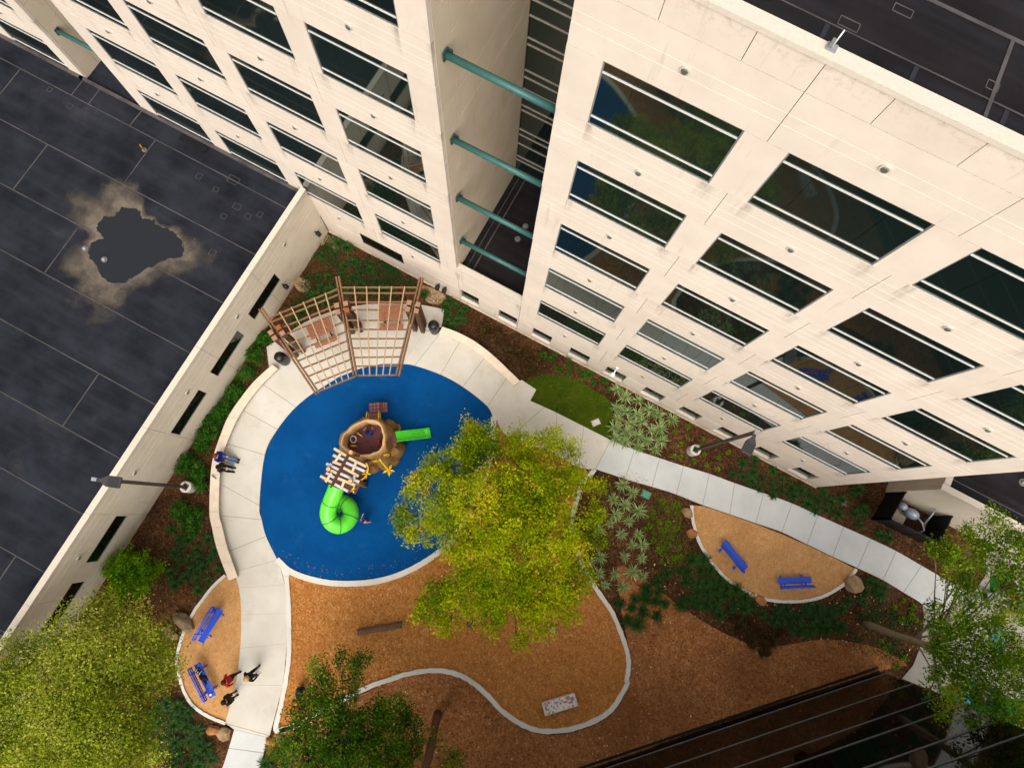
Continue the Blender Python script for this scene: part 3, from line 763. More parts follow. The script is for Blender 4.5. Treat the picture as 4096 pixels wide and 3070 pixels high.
# far left block beyond the second recess
blkF = tower('cream precast office block at the far upper left corner, past the left pipe', [-32.55, -27.9], 4.65, -34.9, -25.1, range(6), 26.36)
side_panels(blkF, -25.1, .185, 6.5, 4.5)
p = empty('pipe_strut', (-25.1, .58, 7.56), 'teal round pipe strut in the upper left corner above the low roof', 'pipe strut')
MB().tube([(-25.1, .58, 7.56), (-21.4, .58, 7.56)], .115, 20).build('pipe', 'teal_paint', p, True)
MB().box((-25.02, .58, 7.56), (.05, .28, .34)).build('end_plate', 'teal_dark', p)
linkF = empty('glass_link', (-23.3, 6.6, 0), 'dark glazed link in the left recess behind the low roof', 'building')
MB().box((-23.3, 6.6, 15), (3.6, .1, 22)).build('pane', 'dark_glass', linkF)

# low wing on the left: flat dark roof, wall to the courtyard with strip windows
wing = empty('low_wing', (-22, -15, 0), 'low flat-roofed wing on the left with dark membrane roof and strip windows', 'building')
WX = -10.97
ends = [0.0, -5.27, -9.85, -14.40, -19.02, -23.63, -28.2, -34.0]
wins = [None, (-4.34, -7.0), (-8.04, -10.66), (-11.74, -14.32), None, (-19.11, -21.69), (-22.8, -25.36), (-26.9, -29.5)]
WY = [w for w in wins if w]
roofW = MB().box((-26.2, -18.2, 2.3), (30.0, 36.0, 4.5)).build('roof', 'roof_membrane', wing)
# the wall is cut at each window: below, above and between
def wall_x(y0, y1, z0, z1, nm='wall_panel', th=.22, mat='precast_low', grooves=()):
    prof = [(0.0, z0)]
    for g in sorted(grooves):
        if z0 + .03 < g < z1 - .03: prof += [(0, g - .011), (-.008, g), (0, g + .011)]
    prof += [(0, z1), (-th, z1), (-th, z0)]
    n = len(prof)
    vs = [(WX + x, y0, z) for x, z in prof] + [(WX + x, y1, z) for x, z in prof]
    fs = [(i, (i + 1) % n, (i + 1) % n + n, i + n) for i in range(n)] + [tuple(reversed(range(n))), tuple(range(n, 2 * n))]
    return MB().add(vs, fs).build(nm, mat, wing)
GR = [.35, .7, 1.05, 1.4, 3.35, 3.7, 4.2, 4.7]
cutsY = sorted(set(ends + [v for w in WY for v in w]))
for a, b in zip(cutsY, cutsY[1:]):
    mid = (a + b) / 2; ga = .008 if a in ends else .0; gb = .008 if b in ends else .0
    isw = any(w[1] < mid < w[0] for w in WY)
    if isw:
        wall_x(a + ga, b - gb, -.1, 1.83, grooves=GR); wall_x(a + ga, b - gb, 2.92, 5.14, grooves=GR)
    else: wall_x(a + ga, b - gb, -.1, 5.14, grooves=GR)
MB().box((WX - .2, -17.0, 2.4), (.16, 34, 5.0)).build('wall_core', 'joint_backing', wing)
for (a, b) in WY:
    w = MB().box((WX - .06, (a + b) / 2, 1.86), (.1, a - b, .05)).build('window', 'grey_frame', wing)
    MB().box((WX - .06, (a + b) / 2, 2.89), (.1, a - b, .05)).build('window_head', 'grey_frame', w)
    xs = np.linspace(b, a, 4)
    for i in range(3): MB().box((WX - .05, (xs[i] + xs[i + 1]) / 2, 2.375), (.02, xs[i + 1] - xs[i] - .012, .98)).build('pane', 'black_glass', w)
for y in (-2.87, -7.49, -12.09, -16.72, -21.35, -26.0):
    o = MB().tube([(WX - .01, y, 3.8), (WX + .05, y, 3.8)], .13, 14).build('wall_light', 'light_rim', wing)
    MB().tube([(WX + .03, y, 3.8), (WX + .07, y, 3.8)], [.11, .08], 14).build('lens', 'light_lens', o)
e2 = [0.0, -5.27, -9.85, -14.40, -19.02, -23.63, -28.2, -34.0]
for a, b in zip(e2, e2[1:]): MB().box((WX - .09, (a + b) / 2, 5.2), (.30, a - b - .012, .12)).build('coping', 'coping', wing)
MB().box((WX - .28, -17, 4.85), (.1, 34, .6)).build('parapet_upstand', 'roof_membrane', wing)
ZR = 4.556
def rs(a, b, w=.06, z=ZR): roof_strip(roofW, a, b, w, z)
for i in range(9):
    y = -1.22 - 3.02 * i
    rs((-40, y), (WX - .36, y), .045)
xx = [(-28.5, 0), (-24.54, 1), (-19.78, 0), (-20.38, 2), (-29.5, 2), (-14.93, 4), (-16.3, 6), (-13.2, 7), (-24.2, 5), (-33, 1), (-31, 3), (-19.6, 8)]
for x, r in xx: rs((x, -1.26 - 3.02 * r), (x, -4.2 - 3.02 * r), .05, ZR + .002)
rs((-24.1, -.1), (-24.1, -1.2), .05, ZR + .002); rs((-25.2, -.1), (-25.2, -1.2), .05, ZR + .002); rs((-21.4, .0), (-21.45, -1.2), .05, ZR + .002)
MB().box((-23.3, 3.1, 4.46), (3.6, 6.8, .16)).build('roof', 'roof_membrane', wing)
MB().box((-18.2, -.10, 4.62), (14.4, .16, .16)).build('base_flashing', 'roof_seam', wing)
MB().box((-30, -.10, 4.62), (9.7, .16, .16)).build('base_flashing', 'roof_seam', wing)
MB().box((-17.9, -.42, 4.57), (1.7, .32, .05)).build('walk_pad', 'black_paint', wing)
for (x, y, w, d) in ((-13.6, -5.2, .32, .3), (-13.1, -2.6, .3, .28), (-13.9, -2.4, .4, .3), (-12.6, -2.2, .26, .3), (-14.2, -3.2, .3, .26), (-16.6, -1.9, .28, .3), (-15.4, -2.1, .26, .26), (-14.9, -1.2, .6, .4), (-24.9, -1.8, .3, .25), (-26.4, -1.5, .25, .25)):
    mb = MB()
    for sx, sy, lx, ly in ((0, d / 2, w, .02), (0, -d / 2, w, .02), (w / 2, 0, .02, d), (-w / 2, 0, .02, d)): mb.box((x + sx, y + sy, ZR), (lx, ly, .012))
    mb.build('patch_edge', 'roof_seam', roofW)
# silt ring and standing water on that roof
def blob(pts, jag, n, seed):
    r = random.Random(seed); base = catmull(pts, True, n); out = []
    c = sum(base, Vector()) / len(base)
    for i, p in enumerate(base):
        d = (p - c).normalized(); out.append(tuple((p + d * jag * (math.sin(i * 1.9) * .6 + r.uniform(-1, 1)))[:2]))
    return out
def m_silt():
    t = NT('silt_ring')
    base = t.ramp(t.noise(1.2, 6, .65), [(.25, srgb(58, 55, 54)), (.45, srgb(92, 84, 75)), (.7, srgb(118, 107, 92))])
    t.fin(base, .95, .1)
    # the thin dried film thins out unevenly toward its rim
    a = t.n('ShaderNodeAttribute'); a.attribute_name = 'cover'
    al = t.ramp(t.math('ADD', a.outputs['Fac'], t.math('MULTIPLY', t.math('SUBTRACT', t.noise(.7, 4, .55), .5), 1.7)), [(.12, (0, 0, 0)), (.85, (1, 1, 1))])
    t.l(al, t.b.inputs['Alpha']); MATS['silt_ring'] = t.m
m_silt()
PUD = [(-19.531,-6.956),(-19.297,-7.636),(-19.014,-8.381),(-18.212,-8.831),(-17.541,-9.1),(-16.656,-8.778),(-16.249,-8.041),(-15.854,-7.347),(-15.381,-6.616),(-14.868,-6.081),(-15.127,-5.62),(-15.792,-5.28),(-19.192,-4.494),(-20.013,-4.601),(-20.568,-4.443),(-21.235,-4.698),(-21.567,-4.295),(-22.537,-4.684),(-22.601,-5.402),(-23.086,-5.672),(-23.136,-6.401)]
PUD = [p[:2] for p in [(-19.479,-7.029),(-18.942,-7.237),(-19.246,-7.708),(-19.014,-8.381),(-18.483,-8.584),(-17.541,-9.1),(-16.656,-8.778),(-16.249,-8.041),(-15.854,-7.347),(-15.381,-6.616),(-14.89,-6.194),(-15.127,-5.62),(-15.792,-5.28),(-16.136,-5.204),(-16.855,-5.298),(-17.341,-5.159),(-17.89,-5.362),(-18.216,-5.03),(-19.065,-5.37),(-19.121,-5.999),(-19.545,-6.236),(-19.554,-6.853)]]
cen = Vector((sum(p[0] for p in PUD) / len(PUD), sum(p[1] for p in PUD) / len(PUD)))
ring = [p[:2] for p in catmull(PUD, True, 4)]
mb = MB(); n = len(ring); vs = []; cov = []
for sc, cv in ((.9, 1.0), (1.02, .95), (1.14, .6), (1.65, -.3)):
    for p in ring:
        dv = Vector(p) - cen; an = math.atan2(dv.y, dv.x); grow = 1 + (sc - .9) * (.9 * max(0, math.cos(an - 2.9)) ** 3 + .5 * max(0, math.cos(an + 1.2)) ** 2 + .25 * math.sin(3 * an + 1))
        q = cen + dv * sc * grow; vs.append((q.x, q.y, ZR + .008)); cov.append(cv)
mb.add(vs, [(r * n + i, r * n + (i + 1) % n, (r + 1) * n + (i + 1) % n, (r + 1) * n + i) for r in range(3) for i in range(n)])
so = mb.build('silt_ring', 'silt_ring', roofW)
at = so.data.attributes.new('cover', 'FLOAT', 'POINT'); at.data.foreach_set('value', cov)
MB().sheet(blob(PUD, .06, 5, 3), ZR + .014).build('puddle', 'puddle_water', roofW)
for i, (x, y) in enumerate(((-19.36, -8.17), (-18.16, -8.2))):
    v = empty('roof_drain', (x, y, 4.55), 'round metal roof drain ' + ('on the silt just outside the puddle' if i == 0 else 'standing in the puddle edge'), 'roof drain')
    MB().cyl((x, y, 4.55), .16, .06, 16).build('flange', 'zinc_dull', v)
    MB().cyl((x, y, 4.6), .1, .1, 14, r2=.08).build('strainer', 'galvanised', v, True)
v = empty('roof_vent', (-19.93, -2.03, 4.55), 'small yellow-topped vent pipe on the left roof', 'vent')
MB().cyl((-19.93, -2.03, 4.55), .13, .06, 12).build('flange', 'zinc_dull', v)
MB().tube([(-19.93, -2.03, 4.55), (-19.93, -2.03, 4.95), (-20.02, -1.98, 4.98)], .04, 10).build('pipe', 'gold_paint', v, True)

# low wing on the right behind the plants
wE = empty('low_wing', (32, 8, 0), 'low beige wing with dark roof at the right edge behind the meter pen', 'building')
MB().box((35.25, 9.2, 2.2), (19.5, 14.5, 4.1)).build('roof', 'roof_brown', wE)
for i in range(6):
    a = 25.25 + i * 2.6; MB().box((a + 1.3, 1.78, 2.25), (2.585, .2, 4.9)).build('wall_panel', 'precast_low', wE)
for i in range(3):
    MB().box((25.35, 1.89 + 2.2 * i + 1.1, 2.25), (.2, 2.185, 4.9)).build('wall_panel', 'precast_low', wE)
MB().box((33.1, 1.8, 4.76), (15.9, .34, .12)).build('coping', 'coping', wE)
MB().box((25.36, 5.2, 4.76), (.34, 6.4, .12)).build('coping', 'coping', wE)
MB().bar((25.5, 2.6, 4.27), (44, 2.6, 4.27), .06, .012).build('seam_strip', 'roof_seam', wE)
d = empty('roof_drain', (29.2, 4.2, 4.25), 'round roof drain on the low right hand roof', 'roof drain')
MB().cyl((29.2, 4.2, 4.25), .2, .05, 14).build('flange', 'zinc_dull', d); MB().ball((29.2, 4.2, 4.32), .11, 10, 6).build('dome_strainer', 'galvanised', d, True)

# dark curtain wall building at the lower right
gA, gB = Vector((28.52, -7.55)), Vector((19.92, -15.89)); gd = (gB - gA).normalized(); gn = Vector((gd.y, -gd.x))
if gn.dot(Vector((5, -10)) - gA) < 0: gn = -gn           # points to the courtyard
gb = empty('glass_building', (gA.x, gA.y, 0), 'black glass curtain wall building in the lower right corner', 'building')
ZG = [0.0, .66, 2.8, 5.0, 6.4, 8.5, 10.0, 12.1, 13.6, 16.0]
ang = math.atan2(gd.y, gd.x)
for c in range(12):
    a0, a1 = c * 2.4, c * 2.4 + 2.4; m = gA + gd * (a0 + 1.2)
    for r in range(len(ZG) - 1):
        me = shared(('gp', r), lambda: MB().box((0, 0, 0), (2.385, .04, ZG[r + 1] - ZG[r] - .015)).mesh('pane', 'black_glass'))
        inst('pane', me, gb, (m.x, m.y, (ZG[r] + ZG[r + 1]) / 2), ang)
for z in ZG[1:-1]:
    p0, p1 = gA + gn * .04, gA + gd * 28.8 + gn * .04
    MB().bar((p0.x, p0.y, z), (p1.x, p1.y, z), .045, .03).build('mullion', 'zinc_dull', gb)
bc = gA + gd * 14.4 - gn * 8.1
MB().box((bc.x, bc.y, 8), (28.8, 16, 16), ang).build('core', 'black_paint', gb)
p0, p1 = gA + gn * .2, gA + gd * 28.8 + gn * .2
MB().bar((p0.x, p0.y, .03), (p1.x, p1.y, .03), .10, .14).build('plinth', 'black_paint', gb)

# ============================================================ PERGOLA
ZB, ZP, ZT = 3.50, 3.66, 3.77        # beam centre, purlin centre, batten centre
perg = empty('pergola', (-6.34,-4.449,0.0), 'wooden two-bay fan shaped pergola over two slatted benches', 'pergola')
BEAMS = [((-10.246,-6.495,3.5), (-5.225,-8.985,3.5)), ((-7.63,-2.987,3.5), (-3.982,-7.252,3.5)), ((-3.654,-0.848,3.5), (-2.064,-6.187,3.5))]
for a, b in BEAMS:
    a, b = Vector(a), Vector(b); d = (b - a).normalized(); nn = Vector((-d.y, d.x, 0))
    for s in (-.075, .075):
        bevel(MB().bar(a + nn * s, b + nn * s, .085, .26).build('beam', 'pergola_wood', perg), .006)
POSTS = [((-8.631,-7.254,4.0), 0), ((-6.384,-4.455,4.0), 1), ((-3.139,-2.614,4.0), 2)]
for c, bi in POSTS:
    a, b = BEAMS[bi]; an = math.atan2(b[1] - a[1], b[0] - a[0]); R = Matrix.Rotation(an, 3, 'Z')
    for i, (sx, sy) in enumerate(((-1, -1), (-1, 1), (1, -1), (1, 1))):
        o = R @ Vector((sx * .185, sy * .235, 0)); x, y = c[0] + o.x, c[1] + o.y
        p = bevel(MB().box((x, y, 1.95), (.24, .24, 4.0), an).build('post', 'post_wood', perg), .01)
        capm = 'post_end_orange' if (bi, i) in ((0, 1), (1, 3)) else 'post_end'
        MB().box((x, y, 3.96), (.25, .25, .06), an).build('post_cap', capm, p)
def lerp2(A, B, t): return Vector(A).lerp(Vector(B), t)
def bay(rowsA, rowsB, z, battA, battB):
    for p, q in zip(rowsA, rowsB):
        MB().bar((p[0], p[1], ZP), (q[0], q[1], ZP), .055, .14).build('purlin', 'pergola_wood', perg)
    for p, q in zip(battA, battB):
        MB().bar((p[0], p[1], ZT), (q[0], q[1], ZT), .06, .045).build('batten', 'pergola_batten', perg)
bay([(-7.066,-3.435),(-6.849,-3.676),(-6.479,-4.069),(-6.183,-4.378),(-5.874,-4.867),(-5.513,-5.238),(-5.16,-5.627),(-4.822,-6.027),(-4.481,-6.416),(-4.156,-6.778),(-3.837,-7.178)],
    [(-3.535,-1.487),(-3.429,-1.791),(-3.294,-2.282),(-3.17,-2.711),(-2.995,-3.288),(-2.842,-3.786),(-2.703,-4.278),(-2.566,-4.773),(-2.416,-5.251),(-2.291,-5.724),(-2.131,-6.218)], ZP,
    [(-6.484,-3.084),(-5.912,-2.768),(-5.314,-2.438),(-4.736,-2.119),(-4.131,-1.786)], [(-3.548,-7.048),(-3.276,-6.9),(-2.977,-6.727),(-2.694,-6.562),(-2.403,-6.392)])
bay([(-9.531,-6.731),(-9.295,-6.858),(-8.815,-7.075),(-8.312,-7.082),(-7.93,-7.518),(-7.431,-7.719),(-6.953,-7.958),(-6.523,-8.177),(-6.062,-8.41),(-5.583,-8.615),(-5.187,-8.863)],
    [(-7.219,-3.619),(-6.995,-3.833),(-6.666,-4.241),(-6.39,-4.607),(-5.973,-5.007),(-5.616,-5.436),(-5.287,-5.821),(-4.951,-6.198),(-4.617,-6.602),(-4.285,-6.975),(-3.938,-7.283)], ZP,
    [(-9.187,-6.195),(-8.792,-5.671),(-8.389,-5.128),(-8.016,-4.647),(-7.636,-4.137)], [(-4.937,-8.599),(-4.736,-8.349),(-4.537,-8.078),(-4.345,-7.82),(-4.144,-7.558)])

def picnic_table(c, an, label):
    e = empty('picnic_table', (c[0], c[1], 0), label, 'picnic table', 'slatted tables under the pergola')
    R = Matrix.Rotation(an, 3, 'Z'); L_ = 1.38
    def W(x, y, z): q = R @ Vector((x, y, 0)); return (c[0] + q.x, c[1] + q.y, z)
    for i in range(8):
        bevel(MB().bar(W(-L_ / 2, -.38 + i * .112, .74), W(L_ / 2, -.38 + i * .112, .74), .092, .035).build('table_slat', 'bench_wood', e), .005)
    for i in range(3):
        bevel(MB().bar(W(-L_ / 2, -.86 + i * .112, .45), W(L_ / 2, -.86 + i * .112, .45), .092, .035).build('seat_slat', 'bench_wood', e), .005)
    for sx in (-.42, .42):
        MB().bar(W(sx, -.92, .41), W(sx, .42, .41), .06, .06).build('crossbar', 'black_paint', e)
        for y0, y1 in ((-.45, -.2), (.45, .2)): MB().bar(W(sx, y0, .04), W(sx, y1, .71), .06, .06).build('leg', 'black_paint', e)
    return e
picnic_table((-7.967,-5.579,0.72), 0.9251918224542195, 'brown slatted table with bench seat under the left bay of the pergola')
picnic_table((-4.911,-2.753,0.72), 0.5011340814004114, 'brown slatted table with bench seat under the right bay of the pergola')

def trash_can(c, an, label):
    e = empty('trash_can', (c[0], c[1], .05), label, 'trash can', 'trash cans beside the pergola')
    R = Matrix.Rotation(an, 3, 'Z')
    MB().tube([(c[0], c[1], .05), (c[0], c[1], .12), (c[0], c[1], .95), (c[0], c[1], 1.0)], [.27, .29, .31, .30], 20).build('body', 'black_plastic', e, True)
    mb = MB(); n = 20; vs = []; fs = []
    for i in range(7):
        th = i / 6 * math.pi / 2; r = .33 * math.cos(th) ** .6 if i < 6 else .02; z = 1.0 + .38 * math.sin(th)
        for k in range(n):
            a = 2 * math.pi * k / n; q = R @ Vector((r * math.cos(a), max(-.26, r * math.sin(a)), 0)); vs.append((c[0] + q.x, c[1] + q.y, z))
    fs = [(i * n + k, i * n + (k + 1) % n, (i + 1) * n + (k + 1) % n, (i + 1) * n + k) for i in range(6) for k in range(n)]
    mb.add(vs, fs).build('dome_lid', 'black_plastic', e, True)
    q = R @ Vector((0, -.275, 0)); MB().box((c[0] + q.x, c[1] + q.y, 1.12), (.34, .03, .18), an).build('flap', 'pole_dark', e)
trash_can((-8.941,-8.111,0.0), math.radians(-10), 'black domed trash can at the left end of the pergola')
trash_can((-2.282,-2.352,0.0), math.radians(25), 'black domed trash can at the right end of the pergola')

# ============================================================ PLAY STRUCTURE
play = empty('play_structure', (-2.34,-10.104,0.0), 'tree-stump play structure with green slides, yellow rails and slatted roof', 'play structure')
RIM = [(-3.051,-10.632),(-3.149,-10.165),(-2.986,-9.555),(-2.64,-9.108),(-2.299,-8.836),(-1.896,-8.784),(-1.469,-9.068),(-1.134,-9.519),(-1.078,-9.86),(-1.255,-10.217),(-1.554,-10.551),(-1.965,-10.76),(-2.438,-10.798),(-2.834,-10.782)]
rim = catmull(RIM, True, 4); nR = len(rim); cR = sum(rim, Vector()) / nR
rr_ = random.Random(11); ph = [rr_.uniform(0, 6.28) for _ in range(8)]
def lump(a, z): return .10 * math.sin(5 * a + ph[0]) + .07 * math.sin(9 * a + ph[1] + z * 2) + .05 * math.sin(14 * a + ph[2] - z * 3)
mb = MB(); vs = []; prof = [(0.0, .62, 1.3), (.35, .42, 1.1), (.9, .26, .9), (1.5, .2, .7), (2.0, .20, .6), (2.3, .18, .45), (2.43, .13, .2), (2.47, .05, .1)]
for z, off, am in prof:
    for i, p in enumerate(rim):
        d = (p - cR); d.z = 0; d.normalize(); a = math.atan2(d.y, d.x)
        q = p + d * (off + lump(a, z) * am); vs.append((q.x, q.y, z))
fs = [(r * nR + (i + 1) % nR, r * nR + i, (r + 1) * nR + i, (r + 1) * nR + (i + 1) % nR) for r in range(len(prof) - 1) for i in range(nR)]
mb.add(vs, fs).build('stump_shell', 'stump_tan', play, True)
mb = MB(); vs = []
for z, off in ((2.47, .05), (2.49, 0), (2.44, -.05), (2.0, -.08), (1.3, -.06)):
    for i, p in enumerate(rim):
        d = (p - cR); d.z = 0; d.normalize(); a = math.atan2(d.y, d.x)
        q = p + d * (off + lump(a, 2.47) * (.1 if z > 2.45 else .3)); vs.append((q.x, q.y, z))
fs = [(r * nR + (i + 1) % nR, r * nR + i, (r + 1) * nR + i, (r + 1) * nR + (i + 1) % nR) for r in range(4) for i in range(nR)]
mb.add(vs, fs).build('stump_lining', ['stump_rim'], play, True)
# deck inside, in three plates with seams
ins = [(p.x + (cR.x - p.x) * .02, p.y + (cR.y - p.y) * .02) for p in rim]
for k in range(3):
    i0, i1 = k * nR // 3, (k + 1) * nR // 3
    poly = [(cR.x, cR.y)] + [ins[i % nR] for i in range(i0, i1 + 1)]
    c = (sum(p[0] for p in poly) / len(poly), sum(p[1] for p in poly) / len(poly))
    MB().prism([(c[0] + (p[0] - c[0]) * .99, c[1] + (p[1] - c[1]) * .99) for p in poly], 1.25, 1.32).build('deck_plate', 'deck_brown', play)
for i, (x, y, r, h) in enumerate([(-1.665,-8.622,0.52,0.85),(-0.774,-9.495,0.62,0.8),(-0.738,-10.117,0.5,0.55),(-1.016,-10.498,0.5,0.5),(-1.384,-10.926,0.46,0.55),(-0.996,-9.264,0.34,0.9),(-1.04,-10.104,0.36,1.0)]):
    MB().ball((x, y, h * .35), (r, r * .85, h * .75), 12, 8, 0, .09, i + 3).build('rock', 'play_rock', play, True)
# stair of square plates
def plate(px, py, z, sz, an, nm='step_plate'):
    p = MB().box((px, py, z), (sz[0], sz[1], .07), an).build(nm, 'deck_brown', play)
    R = Matrix.Rotation(an, 3, 'Z'); mb = MB()
    for t in (-.32, 0, .32):
        for (ux, uy, lx, ly) in ((t * sz[0], 0, .035, sz[1] * .92), (0, t * sz[1], sz[0] * .92, .035)):
            q = R @ Vector((ux, uy, 0)); mb.box((px + q.x, py + q.y, z + .037 + (.004 if lx > ly else 0)), (lx, ly, .014), an)
    mb.build('grip_rib', 'deck_light', p)
anS = 0.5909499634340871
q = (-2.885,-8.061,0.75); plate(q[0], q[1], .75, (.62, .58), anS)
q = (-2.529,-7.774,0.4); plate(q[0], q[1], .4, (.42, .58), anS)
for k, (yy, z) in enumerate(((300, .92), (322, 1.08), (346, 1.22))):
    q = (-2.696,-8.441,0.9) if k == 0 else ((-2.617,-8.543,1.0) if k == 1 else (-2.505,-8.666,1.2)); plate(q[0], q[1], z, (.46, .16), anS)
for (a, z) in (((-2.965,-8.04,0.4), .7), ((-2.572,-7.761,0.2), .36)):
    MB().cyl((a[0], a[1], 0), .09, z, 10).build('post', 'roof_plank_brown', play)
def yellow_rail(pts, n_bars, nm='railing'):
    pts = [Vector(p) for p in pts]; mb = MB()
    mb.tube([p + Vector((0, 0, 0)) for p in pts], .03, 8)
    low = [p - Vector((0, 0, .62)) for p in pts]; mb.tube(low, .03, 8)
    for i in range(n_bars):
        t = i / (n_bars - 1); k = t * (len(pts) - 1); j = min(int(k), len(pts) - 2); p = pts[j].lerp(pts[j + 1], k - j)
        mb.tube([p, p - Vector((0, 0, .62))], .022, 6)
    return mb.build(nm, 'play_yellow', play, True)
yellow_rail([(-2.883,-8.532,1.9), (-2.652,-8.911,2.15)], 5)
yellow_rail([(-2.349,-8.187,1.9), (-2.072,-8.598,2.15)], 5)
yellow_rail([(-2.728,-9.767,2.0), (-2.449,-9.783,2.0)], 4)
yellow_rail([(-2.684,-10.519,2.0), (-2.464,-10.401,2.0)], 4)
yellow_rail([(-2.517,-9.43,2.0), (-2.315,-9.488,2.0)], 3)
yellow_rail([(-3.397,-10.172,2.0), (-3.231,-10.173,2.1)], 3)
# white hoop toy inside the stump
tq = (-2.872,-10.157,1.4)
MB().tube([(tq[0] + .17 * math.cos(a), tq[1] + .17 * math.sin(a), 1.42 + .1 * math.sin(a)) for a in np.linspace(0, 6.283, 20)], .035, 8).build('hoop', 'white_plastic', play, True)
# slide
sl0, sl1 = Vector((-0.924,-8.941,1.2)), Vector((0.482,-7.767,0.25))
dS = (sl1 - sl0); dS.z = 0; LS = dS.length; dS.normalize(); nS = Vector((-dS.y, dS.x, 0))
MB().prism([(-1.43,-9.128),(-1.171,-8.732),(-0.686,-9.126),(-0.95,-9.41)], 1.14, 1.21).build('deck_plate', 'deck_brown', play)
mb = MB(); secs = []
for i in range(13):
    t = i / 12; z = 1.18 - 1.0 * min(1, (t / .82)) ** 1.05 if t < .82 else .18 - .02 * (t - .82)
    if t > .9: z -= .06 * ((t - .9) / .1) ** 2
    c = sl0 + dS * (LS * t); c.z = 0
    sec = [(-.29, .20), (-.25, .21), (-.22, .04), (-.12, .0), (.12, .0), (.22, .04), (.25, .21), (.29, .20), (.27, -.04), (-.27, -.04)]
    secs.append([tuple(c + nS * a + Vector((0, 0, z + h))) for a, h in sec])
m_ = len(secs[0]); vs = [p for s in secs for p in s]
fs = [(i * m_ + k, i * m_ + (k + 1) % m_, (i + 1) * m_ + (k + 1) % m_, (i + 1) * m_ + k) for i in range(12) for k in range(m_)] + [tuple(range(m_)), tuple(reversed(range(12 * m_, 13 * m_)))]
mb.add(vs, fs).build('slide', 'slide_green', play, False)
# treehouse roof: brown gable with slats, log posts, tower deck below
rA, rB = Vector((-2.032,-10.912,4.2)), Vector((-1.963,-12.655,4.2))
rd = (rB - rA).normalized(); rn = Vector((-rd.y, rd.x, 0)); Lr = (rB - rA).length
eL, eR = Vector((-2.693,-12.644,3.8)), Vector((-1.236,-12.579,3.8))
if (eL - rB).dot(rn) < 0: rn = -rn          # rn points to the left slope
wL, wRr = .78, .98
slope = .32
def roofpt(s, w, dz=0.0):   # s along ridge, w across (+ left slope)
    q = rA + rd * s + rn * w; return Vector((q.x, q.y, 4.2 - abs(w) * slope + dz))
for sgn, W_ in ((1, wL), (-1, wRr)):
    npl = 7; st = Lr / npl
    for i in range(npl):
        a, b = i * st + .012, (i + 1) * st - .012
        if sgn > 0: vs = [roofpt(a, .02), roofpt(b, .02), roofpt(b, W_ * .86), roofpt(a, W_ * .86)]
        else: vs = [roofpt(b, -.02), roofpt(a, -.02), roofpt(a, -W_ * .9), roofpt(b, -W_ * .9)]
        vs2 = [v - Vector((0, 0, .05)) for v in vs]
        MB().add(vs + vs2, [(0, 3, 2, 1), (4, 5, 6, 7), (0, 1, 5, 4), (1, 2, 6, 5), (2, 3, 7, 6), (3, 0, 4, 7)]).build('roof_plank', 'roof_plank_brown', play)
    nsl = 7 if sgn > 0 else 6
    for i in range(nsl):
        s = (i + .45) / nsl * Lr + rr_.uniform(-.03, .03)
        w0 = .08; w1 = W_ * rr_.uniform(.92, 1.16)
        if i in (2, 5) : w1 *= .8
        s2 = s + rr_.uniform(-.06, .06)
        bevel(MB().bar(roofpt(s, sgn * w0, .05), roofpt(s2, sgn * w1, .05), .135, .03).build('slat', 'slat_grey' if i % 2 else 'slat_beige', play), .02)
    for (s0, s1, w) in ((.08, .38, .5), (.45, .66, .75), (.68, .98, .42)):
        bevel(MB().bar(roofpt(s0 * Lr, sgn * w * W_, .085), roofpt(s1 * Lr, sgn * (w * W_ + .06), .085), .13, .03).build('slat', 'slat_beige' if w != .75 else 'slat_grey', play), .02)
MB().bar(rA + Vector((0, 0, .06)), rB + rd * .1 + Vector((0, 0, .06)), .07, .09).build('ridge_beam', 'roof_plank_brown', play)
for i, (tp, z) in enumerate((((-1.983,-10.778,4.3), 4.3), ((-2.528,-12.019,4.3), 4.3), ((-1.272,-12.013,4.3), 4.3))):
    p = MB().tube([(tp[0], tp[1], 0), (tp[0], tp[1], z * .5), (tp[0], tp[1], z)], [.13, .12, .115], 12).build('log_post', 'play_log', play, True)
    MB().cyl((tp[0], tp[1], z), .1, .012, 12).build('log_end', 'stump_rim', p)
tw = [roofpt(.05, wL * .8), roofpt(Lr, wL * .8), roofpt(Lr, -wRr * .8), roofpt(.05, -wRr * .8)]
MB().prism([(p.x, p.y) for p in tw], 1.75, 1.83).build('deck_plate', 'deck_brown', play)
# spiral tube slide
tc = Vector((-1.519,-14.002,1.0)); t0 = Vector((-1.957,-12.814,2.5))
cpx = [(-2.108,-12.632,2.55),(-2.064,-12.975,2.45),(-2.047,-13.409,2.25),(-2.027,-13.845,2.0),(-1.875,-14.241,1.8),(-1.554,-14.498,1.6),(-1.175,-14.486,1.42),(-0.932,-14.173,1.25),(-0.954,-13.756,1.1),(-1.282,-13.44,0.92),(-1.719,-13.396,0.75),(-2.002,-13.655,0.6),(-2.088,-14.032,0.5)]
cl = catmull([tuple(p) for p in cpx], False, 6)
MB().tube(cl, [.43] * len(cl), 22).build('tube_slide', 'tube_green', play, True)
for k in (14, 27, 36, 46, 57):
    if k < len(cl) - 1:
        t = (cl[k + 1] - cl[k]).normalized(); MB().tube([cl[k] - t * .02, cl[k] + t * .02], .455, 22).build('tube_collar', 'tube_seam', play, True)
MB().cyl((-1.724, -14.088, 0), .06, 1.2, 10).build('support_post', 'black_paint', play)
